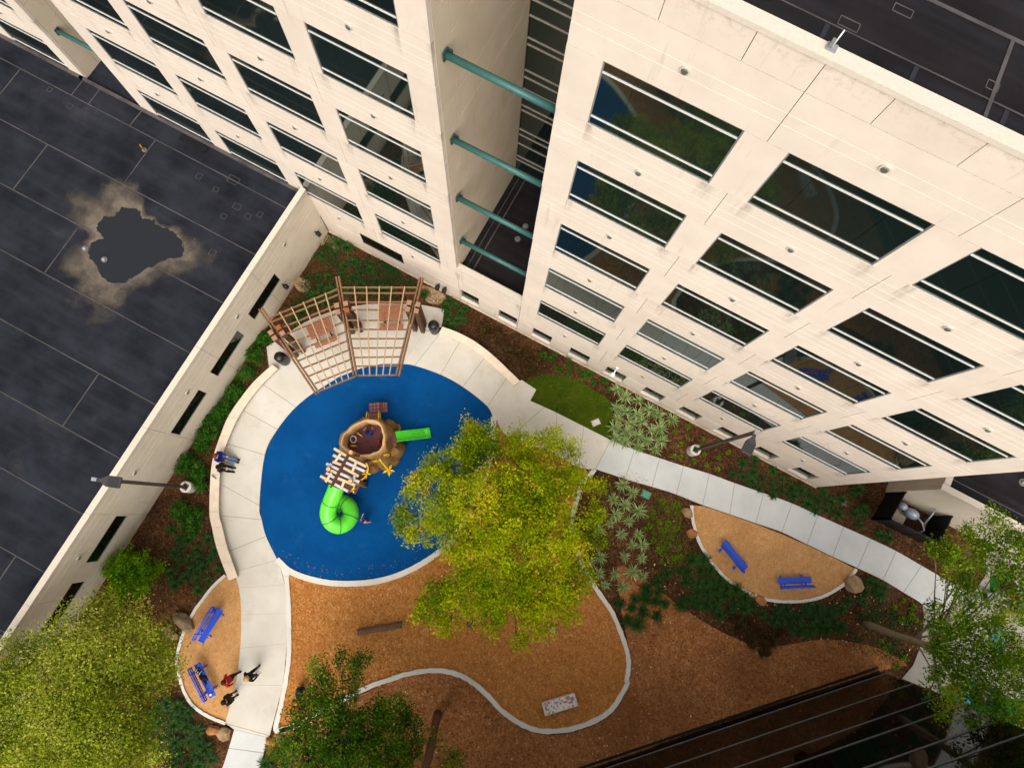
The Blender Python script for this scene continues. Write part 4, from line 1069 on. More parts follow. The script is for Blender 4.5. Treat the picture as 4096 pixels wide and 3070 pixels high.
# yellow vines, hoops and leaves
def vine(pts, r=.032): MB().tube(catmull(pts, False, 6), r, 8).build('vine_rail', 'play_yellow', play, True)
def flower(c, z, R_, n=5, seed=0):
    for k in range(n):
        a = 2 * math.pi * k / n + seed; t = Vector((math.cos(a), math.sin(a), 0)); b = Vector((-t.y, t.x, 0)); o = Vector((c[0], c[1], z))
        vs = [o, o + t * R_ * .5 + b * R_ * .2 + Vector((0, 0, .04)), o + t * R_ + Vector((0, 0, -.02)), o + t * R_ * .5 - b * R_ * .2 + Vector((0, 0, .04))]
        vs2 = [v - Vector((0, 0, .03)) for v in vs]
        MB().add(vs + vs2, [(0, 3, 2, 1), (4, 5, 6, 7), (0, 1, 5, 4), (1, 2, 6, 5), (2, 3, 7, 6), (3, 0, 4, 7)]).build('leaf', 'play_yellow', play)
vine([(-1.114,-10.353,1.6), (-0.888,-10.501,1.5), (-0.69,-10.593,1.2), (-0.386,-10.715,0.9), (-0.295,-10.795,0.3)], .045)
flower((-0.399,-10.712,1.0), 1.0, .36, 5, .3)
vine([(-1.376,-10.911,2.6), (-1.184,-11.069,2.5), (-1.107,-11.362,2.3), (-1.166,-11.678,2.1), (-1.356,-11.909,2.0), (-1.495,-12.0,2.0)], .04)
flower((-1.112,-11.419,2.3), 2.34, .26, 4, .5)
vine([(-1.355,-12.481,2.2), (-1.364,-12.197,2.3), (-1.491,-12.083,2.4)], .035)
flower((-1.394,-12.495,2.0), 2.0, .2, 4, 1.0)
yellow_rail([(-1.292,-10.707,1.7), (-1.085,-10.486,1.7)], 4); yellow_rail([(-0.909,-10.114,1.7), (-0.753,-9.947,1.7)], 3)
MB().bar((-1.742,-12.19,0.8), (-1.25,-12.094,0.15), .16, .16).build('log_step', 'play_log', play)

# ============================================================ BLUE BENCHES AND SMALL THINGS
def blue_bench(a, b, side, label):
    """a, b: ends of the seat; side: +1/-1 which side the back stands on"""
    a, b = Vector(a), Vector(b); d = (b - a).normalized(); n = Vector((-d.y, d.x, 0)) * side; c = (a + b) / 2; c.z = 0
    e = empty('park_bench', (c.x, c.y, 0), label, 'bench', 'blue metal park benches')
    Lb = 1.83; an = math.atan2(d.y, d.x)
    def W(u, v, z): q = c + d * u + n * v; return Vector((q.x, q.y, z))
    s = MB().box(W(0, 0, .45), (Lb, .30, .035), an).build('seat', 'bench_blue_mesh', e); bevel(s, .015, 3)
    mb = MB()
    for v in (-.15, .15): mb.tube([W(-Lb / 2, v, .455), W(Lb / 2, v, .455)], .026, 8)
    for u in (-Lb / 2, Lb / 2): mb.tube([W(u, -.15, .455), W(u, .15, .455)], .026, 8)
    mb.build('seat_edge', 'bench_blue', s, True)
    bk = MB().bar(W(-Lb / 2, .30, .74), W(Lb / 2, .30, .74), .035, .28, up=(n * -.25 + Vector((0, 0, 1)))).build('backrest', 'bench_blue_mesh', e)
    mb = MB()
    for z, v in ((.60, .265), (.88, .335)): mb.tube([W(-Lb / 2, v, z), W(Lb / 2, v, z)], .03, 8)
    for u in (-Lb / 2, Lb / 2): mb.tube([W(u, .265, .6), W(u, .335, .88)], .03, 8)
    mb.build('backrest_edge', 'bench_blue', bk, True)
    for u in (-.6, .6):
        MB().tube([W(u, -.2, .43), W(u, .2, .43), W(u, .36, .9)], .04, 8).tube([W(u, 0, .43), W(u, .02, .03)], .045, 8).tube([W(u, -.25, .03), W(u, .42, .03)], .035, 8).box(W(u, .42, .05), (.14, .16, .05), an).build('leg', 'bench_blue', e, True)
    return e
blue_bench((-4.634,-21.317,0.45), (-4.628,-22.967,0.45), -1, 'empty blue park bench beside the large boulder, left granite pocket')
blue_bench((-4.118,-24.107,0.45), (-2.689,-24.964,0.45), -1, 'blue park bench with a bag and cup on it')
blue_bench((17.989,-5.399,0.45), (19.471,-6.054,0.45), -1, 'blue park bench set diagonally in the right granite pocket')
blue_bench((21.482,-5.857,0.45), (23.04,-4.961,0.45), -1, 'blue park bench nearest the bottom of the right granite pocket')
bg = (-3.886,-24.308,0.55); e = empty('bag', (bg[0], bg[1], .47), 'black and white striped bag lying on the blue bench', 'bag')
MB().ball((bg[0], bg[1], .55), (.2, .12, .12), 12, 7, 0, .05, 2).build('body', 'cl_black', e, True)
for k in range(3): MB().tube([(bg[0] - .12 + .12 * k, bg[1] - .12, .56), (bg[0] - .12 + .12 * k, bg[1], .68), (bg[0] - .12 + .12 * k, bg[1] + .12, .56)], .018, 6).build('stripe', 'white_plastic', e, True)
bg = (-3.513,-24.474,0.5); e = empty('jacket', (bg[0], bg[1], .47), 'dark jacket crumpled on the blue bench beside the bag', 'jacket')
MB().ball((bg[0], bg[1], .53), (.24, .13, .07), 14, 8, 0, .12, 5).build('body', 'cl_navy', e, True); MB().tube([(bg[0] + .1, bg[1] - .05, .52), (bg[0] + .3, bg[1] - .2, .5)], [.06, .04], 8).build('sleeve', 'cl_navy', e, True)
bg = (-2.722,-24.949,0.5); e = empty('cup', (bg[0], bg[1], .47), 'white cup standing at the end of the blue bench', 'cup')
MB().cyl((bg[0], bg[1], .47), .045, .13, 12, r2=.055).build('body', 'white_plastic', e, True); MB().cyl((bg[0], bg[1], .6), .058, .02, 12).build('lid', 'white_plastic', e)
bg = (-8.718,-15.538,0.5); e = empty('water_bottle', (bg[0], bg[1], .47), 'silver bottle lying on the seat wall beside the sitting people', 'bottle')
MB().tube([(bg[0] - .13, bg[1] + .02, .51), (bg[0] + .07, bg[1] - .02, .51), (bg[0] + .1, bg[1] - .025, .51), (bg[0] + .14, bg[1] - .03, .51)], [.042, .042, .022, .022], 12).build('body', 'galvanised', e, True); MB().tube([(bg[0] + .13, bg[1] - .03, .51), (bg[0] + .17, bg[1] - .035, .51)], .026, 10).build('cap', 'black_plastic', e)

# mosaic bench in the wood chips
mq = [(12.755,-17.436,0.45),(14.002,-16.266,0.45),(14.377,-16.727,0.45),(13.14,-17.887,0.45)]
mc = [sum(p[i] for p in mq) / 4 for i in (0, 1)]; man = math.atan2(mq[1][1] - mq[0][1], mq[1][0] - mq[0][0])
e = empty('mosaic_bench', (mc[0], mc[1], 0), 'low concrete bench topped with colourful square tiles', 'bench')
MB().box((mc[0], mc[1], .2), (1.7, .55, .4), man).build('base', 'concrete', e)
bevel(MB().box((mc[0], mc[1], .42), (1.82, .66, .06), man).build('top', 'concrete', e), .01)
tile_cols = [('t_red', (196, 84, 72)), ('t_white', (226, 218, 208)), ('t_blue', (120, 132, 180)), ('t_green', (130, 164, 128)), ('t_pink', (222, 160, 168)), ('t_yellow', (222, 196, 110)), ('t_grey', (150, 140, 134)), ('t_lilac', (190, 166, 196))]
for n_, c_ in tile_cols: simple(n_, c_, .35, .5, .1, 20)
R = Matrix.Rotation(man, 3, 'Z'); tr_ = random.Random(5)
for i in range(16):
    for j in range(6):
        q = R @ Vector((-.75 + i * .1, -.25 + j * .1, 0)); mt = tr_.choice(['t_white'] * 5 + [t[0] for t in tile_cols])
        inst('tile', shared(('tile', mt), lambda: MB().box((0, 0, 0), (.092, .092, .016)).mesh('tile', mt)), e, (mc[0] + q.x, mc[1] + q.y, .456), man)

def log_(a, b, r, label, mat='log_bark', nm='log'):
    a, b = Vector(a), Vector(b); e = empty(nm, ((a.x + b.x) / 2, (a.y + b.y) / 2, 0), label, 'log')
    pts = [a.lerp(b, t) + Vector((random.uniform(-.02, .02), random.uniform(-.02, .02), r * .85 - a.lerp(b, t).z)) for t in np.linspace(0, 1, 8)]
    MB().tube(pts, [r * random.uniform(.93, 1.07) for _ in pts], 14).build('bark', mat, e, True)
    d = (pts[-1] - pts[0]).normalized()
    MB().tube([pts[-1] - d * .01, pts[-1] + d * .012], r * .93, 14).build('cut_end', 'stump_end', e); MB().tube([pts[0] + d * .01, pts[0] - d * .012], r * .93, 14).build('cut_end', 'stump_end', e)
log_((2.331,-18.952,0.1), (4.292,-17.489,0.1), .16, 'brown log lying on the wood chips below the blue circle')
q = (11.561,-13.957,0.3); e = empty('tree_stump', (q[0], q[1], 0), 'short pale stump seat in the wood chips under the big tree', 'stump')
MB().tube([(q[0], q[1], 0), (q[0], q[1], .15), (q[0], q[1], .36)], [.22, .2, .19], 14).build('bark', 'log_bark', e, True); MB().cyl((q[0], q[1], .36), .175, .01, 14).build('cut_top', 'stump_end', e)
q = (7.498,-15.819,0.2); e = empty('tree_stump', (q[0], q[1], 0), 'brown stump seat at the lower left edge of the big tree', 'stump')
MB().tube([(q[0], q[1], 0), (q[0], q[1], .15), (q[0], q[1], .34)], [.22, .2, .19], 14).build('bark', 'log_bark', e, True); MB().cyl((q[0], q[1], .34), .175, .01, 14).build('cut_top', 'log_bark', e)

def boulder(p, s, mat, label, seed):
    rb = random.Random(seed * 17); bm = bmesh.new()
    for k in range(26):
        z = rb.uniform(-.35, 1); a = rb.uniform(0, 6.283); q = math.sqrt(max(0, 1 - z * z)) ** .6; f = rb.uniform(.86, 1.08)
        bm.verts.new((s[0] * q * math.cos(a) * f, s[1] * q * math.sin(a) * f, s[2] * (.25 + z * .9) * f))
    bmesh.ops.convex_hull(bm, input=bm.verts[:])
    bmesh.ops.delete(bm, geom=[v for v in bm.verts if not v.link_faces], context='VERTS')
    o = bpy.data.meshes.new('boulder'); bm.to_mesh(o); bm.free(); o.materials.append(MATS[mat])
    ob = bpy.data.objects.new('boulder', o); COL.objects.link(ob); ob.location = (p[0], p[1], 0); ob.rotation_euler = (0, 0, seed * 1.3); ORG[ob.name] = (p[0], p[1], 0)
    bevel(ob, .015, 2)
    return tag(ob, label, 'boulder', 'garden boulders')
boulder((-6.068,-22.778,0.0), (.42, .68, .36), 'boulder_grey', 'largest grey-brown boulder on the kerb of the left granite pocket', 1)
boulder((-6.569,-23.582,0.0), (.36, .34, .25), 'boulder_grey', 'medium boulder left of the largest one by the left granite pocket', 2)
boulder((-6.071,-23.618,0.0), (.24, .2, .18), 'boulder_tan', 'small boulder tucked below the largest one by the left granite pocket', 3)
boulder((-1.808,-26.53,0.0), (.26, .34, .22), 'boulder_orange', 'orange boulder left of the bottom walkway', 4)
boulder((-1.187,-26.423,0.0), (.42, .36, .25), 'boulder_tan', 'tan boulder touching the bottom walkway on its left', 5)
boulder((1.117,-25.659,0.0), (.24, .32, .2), 'boulder_orange', 'orange-brown boulder right of the bottom walkway', 6)
boulder((1.453,-25.282,0.0), (.3, .22, .2), 'boulder_grey', 'brown boulder by the kerb right of the bottom walkway', 7)
boulder((15.5,-4.835,0.0), (.3, .4, .25), 'boulder_tan', 'square tan boulder at the top of the right granite pocket kerb', 8)
boulder((16.228,-5.76,0.0), (.3, .34, .25), 'boulder_orange', 'bright orange boulder left of the right granite pocket', 9)
boulder((20.625,-7.225,0.0), (.2, .2, .18), 'boulder_tan', 'small boulder breaking the kerb below the right granite pocket', 10)
boulder((21.156,-7.245,0.0), (.36, .26, .2), 'boulder_orange', 'low brown boulder below the right granite pocket kerb', 12)
boulder((25.431,-3.942,0.0), (.5, .6, .4), 'boulder_tan', 'big mossy boulder at the right tip of the granite pocket', 13)
boulder((-2.858,-0.63,0.0), (.12, .2, .12), 'boulder_tan', 'small pale rock in the gravel above the right trash can', 14)

# lamps on concrete drums
def lamp_post(base, top, headdir, label):
    e = empty('street_lamp', (base[0], base[1], 0), label, 'street lamp', 'pole lamps on concrete drums')
    x, y = base[0], base[1]
    bevel(MB().cyl((x, y, -.05), .31, .80, 24).build('concrete_drum', 'concrete', e), .02)
    MB().box((x, y, .775), (.30, .30, .05)).build('base_plate', 'black_paint', e)
    mb = MB()
    for sx in (-.1, .1):
        for sy in (-.1, .1): mb.cyl((x + sx, y + sy, .8), .018, .05, 8)
    mb.build('anchor_bolt', 'galvanised', e)
    MB().box((x, y, 4.9), (.13, .13, 8.2)).build('pole', 'pole_dark', e)
    h = Vector((headdir[0], headdir[1], 0)).normalized(); n = Vector((-h.y, h.x, 0)); o = Vector((x, y, 9.0))
    MB().bar(o - h * .09, o + h * .12, .15, .16).build('bracket', 'galvanised', e)
    secs = [(.12, .05, .05), (.3, .09, .07), (.48, .2, .10), (.56, .235, .12), (1.05, .235, .12), (1.1, .22, .1)]
    vs = []
    for s, w, hh in secs: vs += [o + h * s + n * a + Vector((0, 0, b)) for a, b in ((-w, -hh * .6), (w, -hh * .6), (w, hh * .4), (-w, hh * .4))]
    fs = [(i * 4 + k, i * 4 + (k + 1) % 4, i * 4 + 4 + (k + 1) % 4, i * 4 + 4 + k) for i in range(5) for k in range(4)] + [(3, 2, 1, 0), (20, 21, 22, 23)]
    hd = MB().add(vs, fs).build('lamp_head', 'lamp_grey', e)
    for k in range(6):
        a = -.2 + .08 * k; MB().bar(o + h * .58 + n * a + Vector((0, 0, .06)), o + h * 1.05 + n * a + Vector((0, 0, .06)), .02, .05).build('cooling_fin', 'lamp_grey', hd)
lamp_post((-9.671,-16.674,0.0), 0, (1.0629999999999988,0.3940000000000019), 'tall dark lamp post on a white drum beside the left wall')
lamp_post((14.262,-1.535,0.0), 0, (-0.025000000000000355,-1.032), 'tall dark lamp post on a white drum beside the right walkway')

# wall mounted floodlights, camera, antenna
def flood(c, d, label):
    d = Vector(d).normalized(); c = Vector(c); e = empty('flood_light', tuple(c), label, 'flood light')
    MB().tube([c, c + d * .16], .035, 8).build('arm', 'black_paint', e)
    MB().ball(tuple(c + d * .24), (.15, .15, .12), 12, 8).build('housing', 'black_paint', e, True)
    MB().tube([c + d * .24 + Vector((0, 0, -.06)), c + d * .34 + Vector((0, 0, -.16))], [.1, .15], 12).build('hood', 'pole_dark', e, True)
flood((WX, -5.35 + .9, 1.45), (1, 0, 0), 'small black floodlight on the left wall above the gravel')
flood((WX, -.85, 1.6), (1, 0, 0), 'small black floodlight in the inner corner of the left wall')
flood((-3.2, 0, 1.2), (0, -1, 0), 'black floodlight low on the wall, left of a pair by the pergola')
flood((-2.75, 0, 1.25), (0, -1, 0), 'black floodlight low on the wall, right of a pair by the pergola')
cq = (8.05, -.02, 2.75); e = empty('security_camera', cq, 'white dome security camera on an arm above a small window', 'camera')
MB().box((8.05, -.01, 2.75), (.16, .05, .2)).build('mount', 'white_plastic', e); MB().tube([(8.05, -.02, 2.75), (8.0, -.45, 2.72)], .035, 8).build('arm', 'white_plastic', e, True)
MB().tube([(8.0, -.45, 2.56), (8.0, -.45, 2.74)], [.14, .12], 14).build('housing', 'white_plastic', e, True); MB().ball((8.0, -.45, 2.55), .1, 10, 6).build('dome', 'grey_frame', e, True)
e = empty('antenna', (6.98, .2, 26.5), 'small white antenna on the roof edge', 'antenna')
MB().box((6.98, .2, 26.52), (.2, .16, .04)).build('base', 'galvanised', e); MB().tube([(6.98, .2, 26.55), (6.99, .25, 26.9)], .014, 8).build('mast', 'white_plastic', e, True); MB().box((6.94, .2, 26.62), (.06, .1, .12)).build('clamp', 'grey_frame', e)

# utility lids
q = (12.964,-5.026,0.0); e = empty('utility_box', (q[0], q[1], 0), 'pale green utility box lid beside the walkway and agaves', 'utility box')
bevel(MB().box((q[0], q[1], .06), (.48, .36, .14), .05).build('lid', 'utility_green', e), .04, 3); MB().box((q[0], q[1], .02), (.54, .42, .08), .05).build('rim', 'utility_green', e)
q = (8.591,-2.695,0.0); e = empty('valve_box', (q[0], q[1], 0), 'pale concrete valve box in the lawn', 'valve box')
bevel(MB().box((q[0], q[1], .03), (.42, .30, .08), .9).build('lid', 'concrete', e), .015); MB().box((q[0], q[1], .01), (.5, .36, .05), .9).build('rim', 'kerb_stone', e)
q = (23.324,-0.041,0.0); e = empty('drain_grate', (q[0], q[1], 0), 'small grey drain grate in the bed near the right block corner', 'drain grate')
MB().box((q[0], q[1], .02), (.3, .3, .05), .3).build('frame', 'zinc_dull', e)
for k in range(4): MB().box((q[0] - .09 + .06 * k, q[1], .05), (.025, .26, .02), .3).build('bar', 'grey_frame', e)

# gas meter in a pen of black screens
pen = empty('screen_pen', (26.5, .8, 0), 'black screen enclosure around the gas meter', 'enclosure')
PC = [(25.32, 1.62), (25.1, -.12), (28.0, .0), (28.1, 1.62)]
for a, b in zip(PC, PC[1:]):
    a, b = Vector((*a, 0)), Vector((*b, 0)); L_ = (b - a).length; nP = max(1, round(L_ / .95))
    for k in range(nP):
        p, q = a.lerp(b, (k + .03) / nP), a.lerp(b, (k + .97) / nP)
        MB().bar(p + Vector((0, 0, .95)), q + Vector((0, 0, .95)), .04, 1.75).build('screen_panel', 'black_paint', pen)
    for k in range(nP + 1):
        p = a.lerp(b, k / nP); MB().box((p.x, p.y, .92), (.08, .08, 1.88)).build('post', 'black_paint', pen)
gm = empty('gas_meter', (26.45, .95, 0), 'grey gas meter with pipes on a concrete pad inside the black pen', 'gas meter')
MB().box((26.3, .7, .07), (1.0, .8, .14), -.1).build('pad', 'precast_low', gm)
MB().ball((26.6, 1.0, .85), (.42, .3, .36), 16, 10).build('body', 'gas_pipe_grey', gm, True)
MB().tube([(26.6, 1.0, .4), (26.6, 1.0, .55)], .2, 14).build('base', 'gas_pipe_grey', gm)
MB().ball((26.0, 1.15, .85), (.26, .22, .24), 14, 8).build('regulator', 'gas_pipe_grey', gm, True)
MB().tube([(25.8, 1.2, .2), (25.8, 1.2, .85), (26.3, 1.1, .9)], .06, 10).build('pipe', 'gas_pipe_grey', gm, True)
MB().tube([(26.95, .95, .9), (27.3, .8, .9), (27.55, .5, .85), (27.55, .3, .6), (27.55, .3, .0)], .055, 10).build('pipe', 'gas_pipe_grey', gm, True)
MB().tube([(27.4, .75, .9), (27.35, 1.25, 1.3), (27.35, 1.68, 1.5)], .045, 10).build('pipe', 'gas_pipe_grey', gm, True)
e = empty('fire_inlet', (28.6, 1.62, .6), 'row of small red pipe caps on the low right wall', 'fire inlet')
for k in range(4): MB().tube([(28.3 + .16 * k, 1.68, .75), (28.3 + .16 * k, 1.5, .72)], .055, 10).build('cap', 'red_paint', e, True)
# black railing by the left wall
ra, rb = Vector((-11.014,-25.075,0.9)), Vector((-9.372,-24.654,0.9))
e = empty('metal_railing', (ra.x, ra.y, 0), 'short black metal railing against the left wall by the tree', 'railing')
for z in (.9, .5, .15): MB().tube([(ra.x, ra.y, z), (rb.x, rb.y, z)], .022, 8).build('rail', 'black_paint', e)
for t in np.linspace(0, 1, 9): p = ra.lerp(rb, t); MB().tube([(p.x, p.y, 0), (p.x, p.y, .92)], .016 if 0 < t < 1 else .03, 6).build('baluster', 'black_paint', e)
ra, rb = Vector((-3.06,-28.705,0.6)), Vector((-1.751,-28.563,0.6))
e = empty('metal_railing', (ra.x, ra.y, 0), 'black metal railing at the bottom edge by the lily turf', 'railing')
for z in (.9, .15): MB().tube([(ra.x, ra.y, z), (rb.x, rb.y, z)], .022, 8).build('rail', 'black_paint', e)
for t in np.linspace(0, 1, 12): p = ra.lerp(rb, t); MB().tube([(p.x, p.y, 0), (p.x, p.y, .92)], .016 if 0 < t < 1 else .03, 6).build('baluster', 'black_paint', e)
# things half hidden under the right hand tree
q = (33.984,-5.967,0.4); e = empty('swing_ride', (q[0], q[1], 0), 'dark round spinner toy with white bar under the right tree', 'play toy')
MB().tube([(q[0], q[1], .05), (q[0], q[1], .35), (q[0], q[1], .5)], [.45, .5, .35], 18).build('bowl', 'black_plastic', e, True)
MB().tube([(q[0] - .25, q[1] + .1, .5), (q[0] - .25, q[1] + .1, .9), (q[0] + .05, q[1] - .1, .9), (q[0] + .05, q[1] - .1, .5)], .05, 8).build('bar', 'white_plastic', e, True)
q = (33.592,-0.352,0.5); e = empty('play_animal', (q[0], q[1], 0), 'yellow and brown rider toy under the right tree', 'play toy')
MB().ball((q[0], q[1], .5), (.5, .22, .3), 12, 8, 0, .05, 3).build('body', 'gold_paint', e, True); MB().ball((q[0] - .45, q[1] + .3, .6), (.4, .3, .2), 12, 8, 0, .08, 4).build('saddle', 'roof_plank_brown', e, True); MB().cyl((q[0], q[1], 0), .08, .4, 10).build('spring', 'grey_frame', e)
q = (32.686,-0.938,0.4); e = empty('planter_box', (q[0], q[1], 0), 'small dark planter box on the green turf under the right tree', 'planter')
MB().box((q[0], q[1], .2), (.7, .45, .4), .5).build('box', 'black_paint', e); MB().box((q[0], q[1], .4), (.74, .5, .04), .5).build('rim', 'grey_frame', e)

# ============================================================ PLANTS
def blade_plant(name, mat, n, length, width, lift, seed, segs=3, var=.25, stiff=.5, edge=False):
    """rosette of pointed strap leaves; edge adds paler margins as separate faces"""
    r = np.random.default_rng(seed); V = []; F = []; T = []
    for i in range(n):
        a = i * 2.39996 + r.uniform(-.2, .2); q = (i + .5) / n       # inner leaves upright, outer ones flat
        el = lift[0] + (lift[1] - lift[0]) * q + r.uniform(-.12, .12); L_ = length * (1 + r.uniform(-var, var)) * (.65 + .35 * q)
        d = np.array([math.cos(a), math.sin(a), 0]); s = np.array([-d[1], d[0], 0]); tn = np.clip(r.normal(.5, .22), 0, 1)
        p = np.array([0, 0, .03]); e = el; w0 = width * r.uniform(.8, 1.2); rows = []
        for k in range(segs + 1):
            t = k / segs; w = w0 * (1.0 - t) ** .7 * (.7 + .6 * math.sin(min(1, t * 1.6) * math.pi / 2)) if k < segs else 0.001
            rows.append((p - s * w, p.copy(), p + s * w))
            p = p + (d * math.cos(e) + np.array([0, 0, math.sin(e)])) * L_ / segs; e -= stiff / segs * (1 + q)
        o = len(V)
        for row in rows: V += [tuple(row[0]), tuple(row[1] - np.array([0, 0, w0 * .25])), tuple(row[2])]
        for k in range(segs):
            F += [(o + k * 3, o + k * 3 + 1, o + k * 3 + 4, o + k * 3 + 3), (o + k * 3 + 1, o + k * 3 + 2, o + k * 3 + 5, o + k * 3 + 4)]; T += [tn, tn * .8 + .1]
    me = bpy.data.meshes.new(name); me.from_pydata(V, [], F); me.materials.append(MATS[mat])
    at = me.attributes.new('tint', 'FLOAT', 'FACE'); at.data.foreach_set('value', np.clip(np.array(T), 0, 1).astype(np.float32)); me.update(); return me

AG = [blade_plant('agave', 'leaf_agave', 34, .52, .034, (1.25, .12), s, 3, .15, .25) for s in (1, 2, 3)]
LI = [blade_plant('lily_turf', 'leaf_lily', 110, .54, .016, (1.35, .2), s, 3, .3, 1.2) for s in (4, 5, 6)]
SM = [blade_plant('small_perennial', 'leaf_lime', 26, .22, .030, (1.3, .2), s, 3, .3, .6) for s in (7, 8)]
SD = [blade_plant('small_shrub', 'leaf_shrub', 60, .26, .020, (1.4, .1), s, 3, .4, .5) for s in (9, 10)]
def scatter_plants(name, meshes, pts, label, cat, group, s0, s1):
    for p in pts:
        s = random.uniform(s0, s1)
        o = inst(name, random.choice(meshes), None, (p[0] + random.uniform(-.03, .03), p[1] + random.uniform(-.03, .03), 0.0), random.uniform(0, 6.28), (s, s, s * random.uniform(.8, 1.15)))
        tag(o, label, cat, group)
scatter_plants('agave', AG, [(8.763,-0.364),(9.461,-0.52),(10.178,-0.398),(9.32,-1.393),(10.995,-0.488),(9.932,-1.274),(10.503,-1.177),(11.626,-0.517),(9.627,-1.913),(10.379,-1.77),(10.949,-1.357),(12.461,-0.435),(9.688,-2.456),(12.046,-1.185),(10.438,-2.313),(11.065,-2.235),(11.617,-1.573),(10.053,-2.989),(10.618,-2.892),(11.712,-2.199),(12.462,-1.847),(11.444,-2.809),(12.313,-2.497)],
               'pale green rosette plant packed between the lawn, wall and walkway', 'agave', 'agaves beside the lawn', .95, 1.35)
scatter_plants('agave', AG, [(11.514,-5.193),(12.23,-5.284),(11.412,-6.192),(12.127,-6.124),(12.995,-6.051),(11.917,-6.897),(12.751,-6.841),(11.911,-7.442),(12.646,-7.666),(13.559,-7.22),(13.5,-7.902),(13.964,-7.656),(11.496,-8.963),(13.363,-8.657),(14.315,-8.305),(12.133,-9.383),(14.141,-9.224),(13.296,-9.782),(14.749,-9.128),(13.117,-10.51),(13.998,-10.194),(12.518,-10.156),(11.079,-7.265),(11.474,-8.058),(11.823,-9.848)],
               'pale green rosette plant in the bed right of the big tree', 'agave', 'agaves in the bed right of the big tree', .75, 1.25)
G1 = 'lily turf clumps '
scatter_plants('lily_turf', LI, [(-8.5,-20.036),(-8.261,-19.104),(-7.285,-18.586),(-7.555,-19.253),(-7.969,-20.227),(-8.114,-20.912),(-7.247,-20.781),(-6.718,-19.988),(-6.681,-20.576),(-5.985,-19.648),(-7.538,-21.398),(-6.289,-21.019),(-6.115,-20.371),(-9.318,-19.043),(-8.711,-19.342),(-7.165,-19.614),(-6.604,-19.317),(-6.609,-18.846),(-7.651,-19.871),(-7.217,-20.298),(-8.304,-19.649)], 'dark green lily turf clump behind the long seat wall', 'lily turf', G1 + 'behind the seat wall', 0.74, 1.16)
scatter_plants('lily_turf', LI, [(-4.918,-26.898),(-4.287,-26.829),(-3.657,-26.76),(-3.354,-26.346),(-5.018,-27.464),(-4.418,-27.495),(-3.732,-27.226),(-3.117,-26.993),(-2.49,-26.924),(-4.519,-28.056),(-3.792,-27.851),(-3.167,-27.782),(-2.596,-27.488),(-2.013,-27.356),(-3.895,-28.409),(-3.117,-28.428),(-2.578,-28.234),(-1.979,-27.842),(-1.604,-27.397),(-1.102,-27.726),(-2.004,-28.523),(-1.548,-28.206),(-2.684,-28.789),(-4.616,-26.484),(-4.027,-26.351),(-3.742,-28.917)], 'dark green lily turf clump left of the bottom walkway', 'lily turf', G1 + 'left of the bottom walkway', 0.84, 1.29)
scatter_plants('lily_turf', LI, [(1.599,-26.002),(1.408,-26.604),(1.839,-25.625),(2.301,-26.061),(1.834,-26.677),(2.224,-25.173),(2.47,-25.722)], 'dark green lily turf clump right of the bottom walkway', 'lily turf', G1 + 'right of the bottom walkway', 0.78, 1.22)
scatter_plants('lily_turf', LI, [(-8.973,-1.44),(-8.716,-0.952),(-7.944,-1.33),(-7.551,-0.883),(-8.283,-1.861),(-7.536,-2.018),(-6.866,-1.306),(-6.102,-1.681),(-7.773,-2.716),(-8.58,-2.821),(-9.479,-3.317),(-9.465,-3.873),(-8.824,-3.857),(-9.431,-4.639),(-9.63,-5.194),(-9.668,-5.658),(-5.691,-1.455),(-7.118,-2.355),(-9.884,-1.02),(-9.38,-0.392),(-10.439,-1.56),(-10.034,-0.405),(-6.513,-1.908),(-8.879,-1.961),(-9.432,-2.495),(-10.004,-2.812),(-9.842,-3.968),(-8.886,-3.216),(-8.365,-0.988)], 'dark green lily turf clump in the corner bed behind the pergola', 'lily turf', G1 + 'behind the pergola', 0.78, 1.29)
scatter_plants('lily_turf', LI, [(-2.427,-0.337),(-1.952,-0.414),(-2.125,-1.072),(-1.466,-0.71),(-1.44,-1.144),(-1.886,-1.5),(-1.497,-1.621),(-2.4,-0.773),(-3.944,-0.719),(-1.111,-0.963),(-1.361,-0.315)], 'dark green lily turf clump right of the pergola by the wall', 'lily turf', G1 + 'right of the pergola', 0.78, 1.16)
scatter_plants('lily_turf', LI, [(17.749,-0.279),(17.165,-0.799),(16.896,-1.563),(17.543,-1.422),(17.925,-0.909),(18.911,-0.381),(19.585,-0.535),(20.256,-0.689),(19.2,-1.049),(18.599,-1.062),(20.784,-0.51),(20.515,-1.062),(21.382,-0.497),(21.932,-0.611),(22.006,-0.062),(22.624,-0.344),(22.548,-0.891),(23.19,-0.751),(23.754,1.077),(23.525,0.647),(24.438,0.116),(19.451,-1.629),(19.835,-1.119),(18.653,-1.648),(18.062,-1.452),(21.427,-1.083),(21.975,-1.196),(23.165,0.047),(24.451,0.212),(24.605,-0.744),(25.842,-0.717),(26.319,-0.635),(24.076,-0.277)], 'dark green lily turf clump between the right block and the walkway', 'lily turf', G1 + 'under the right block', 0.74, 1.22)
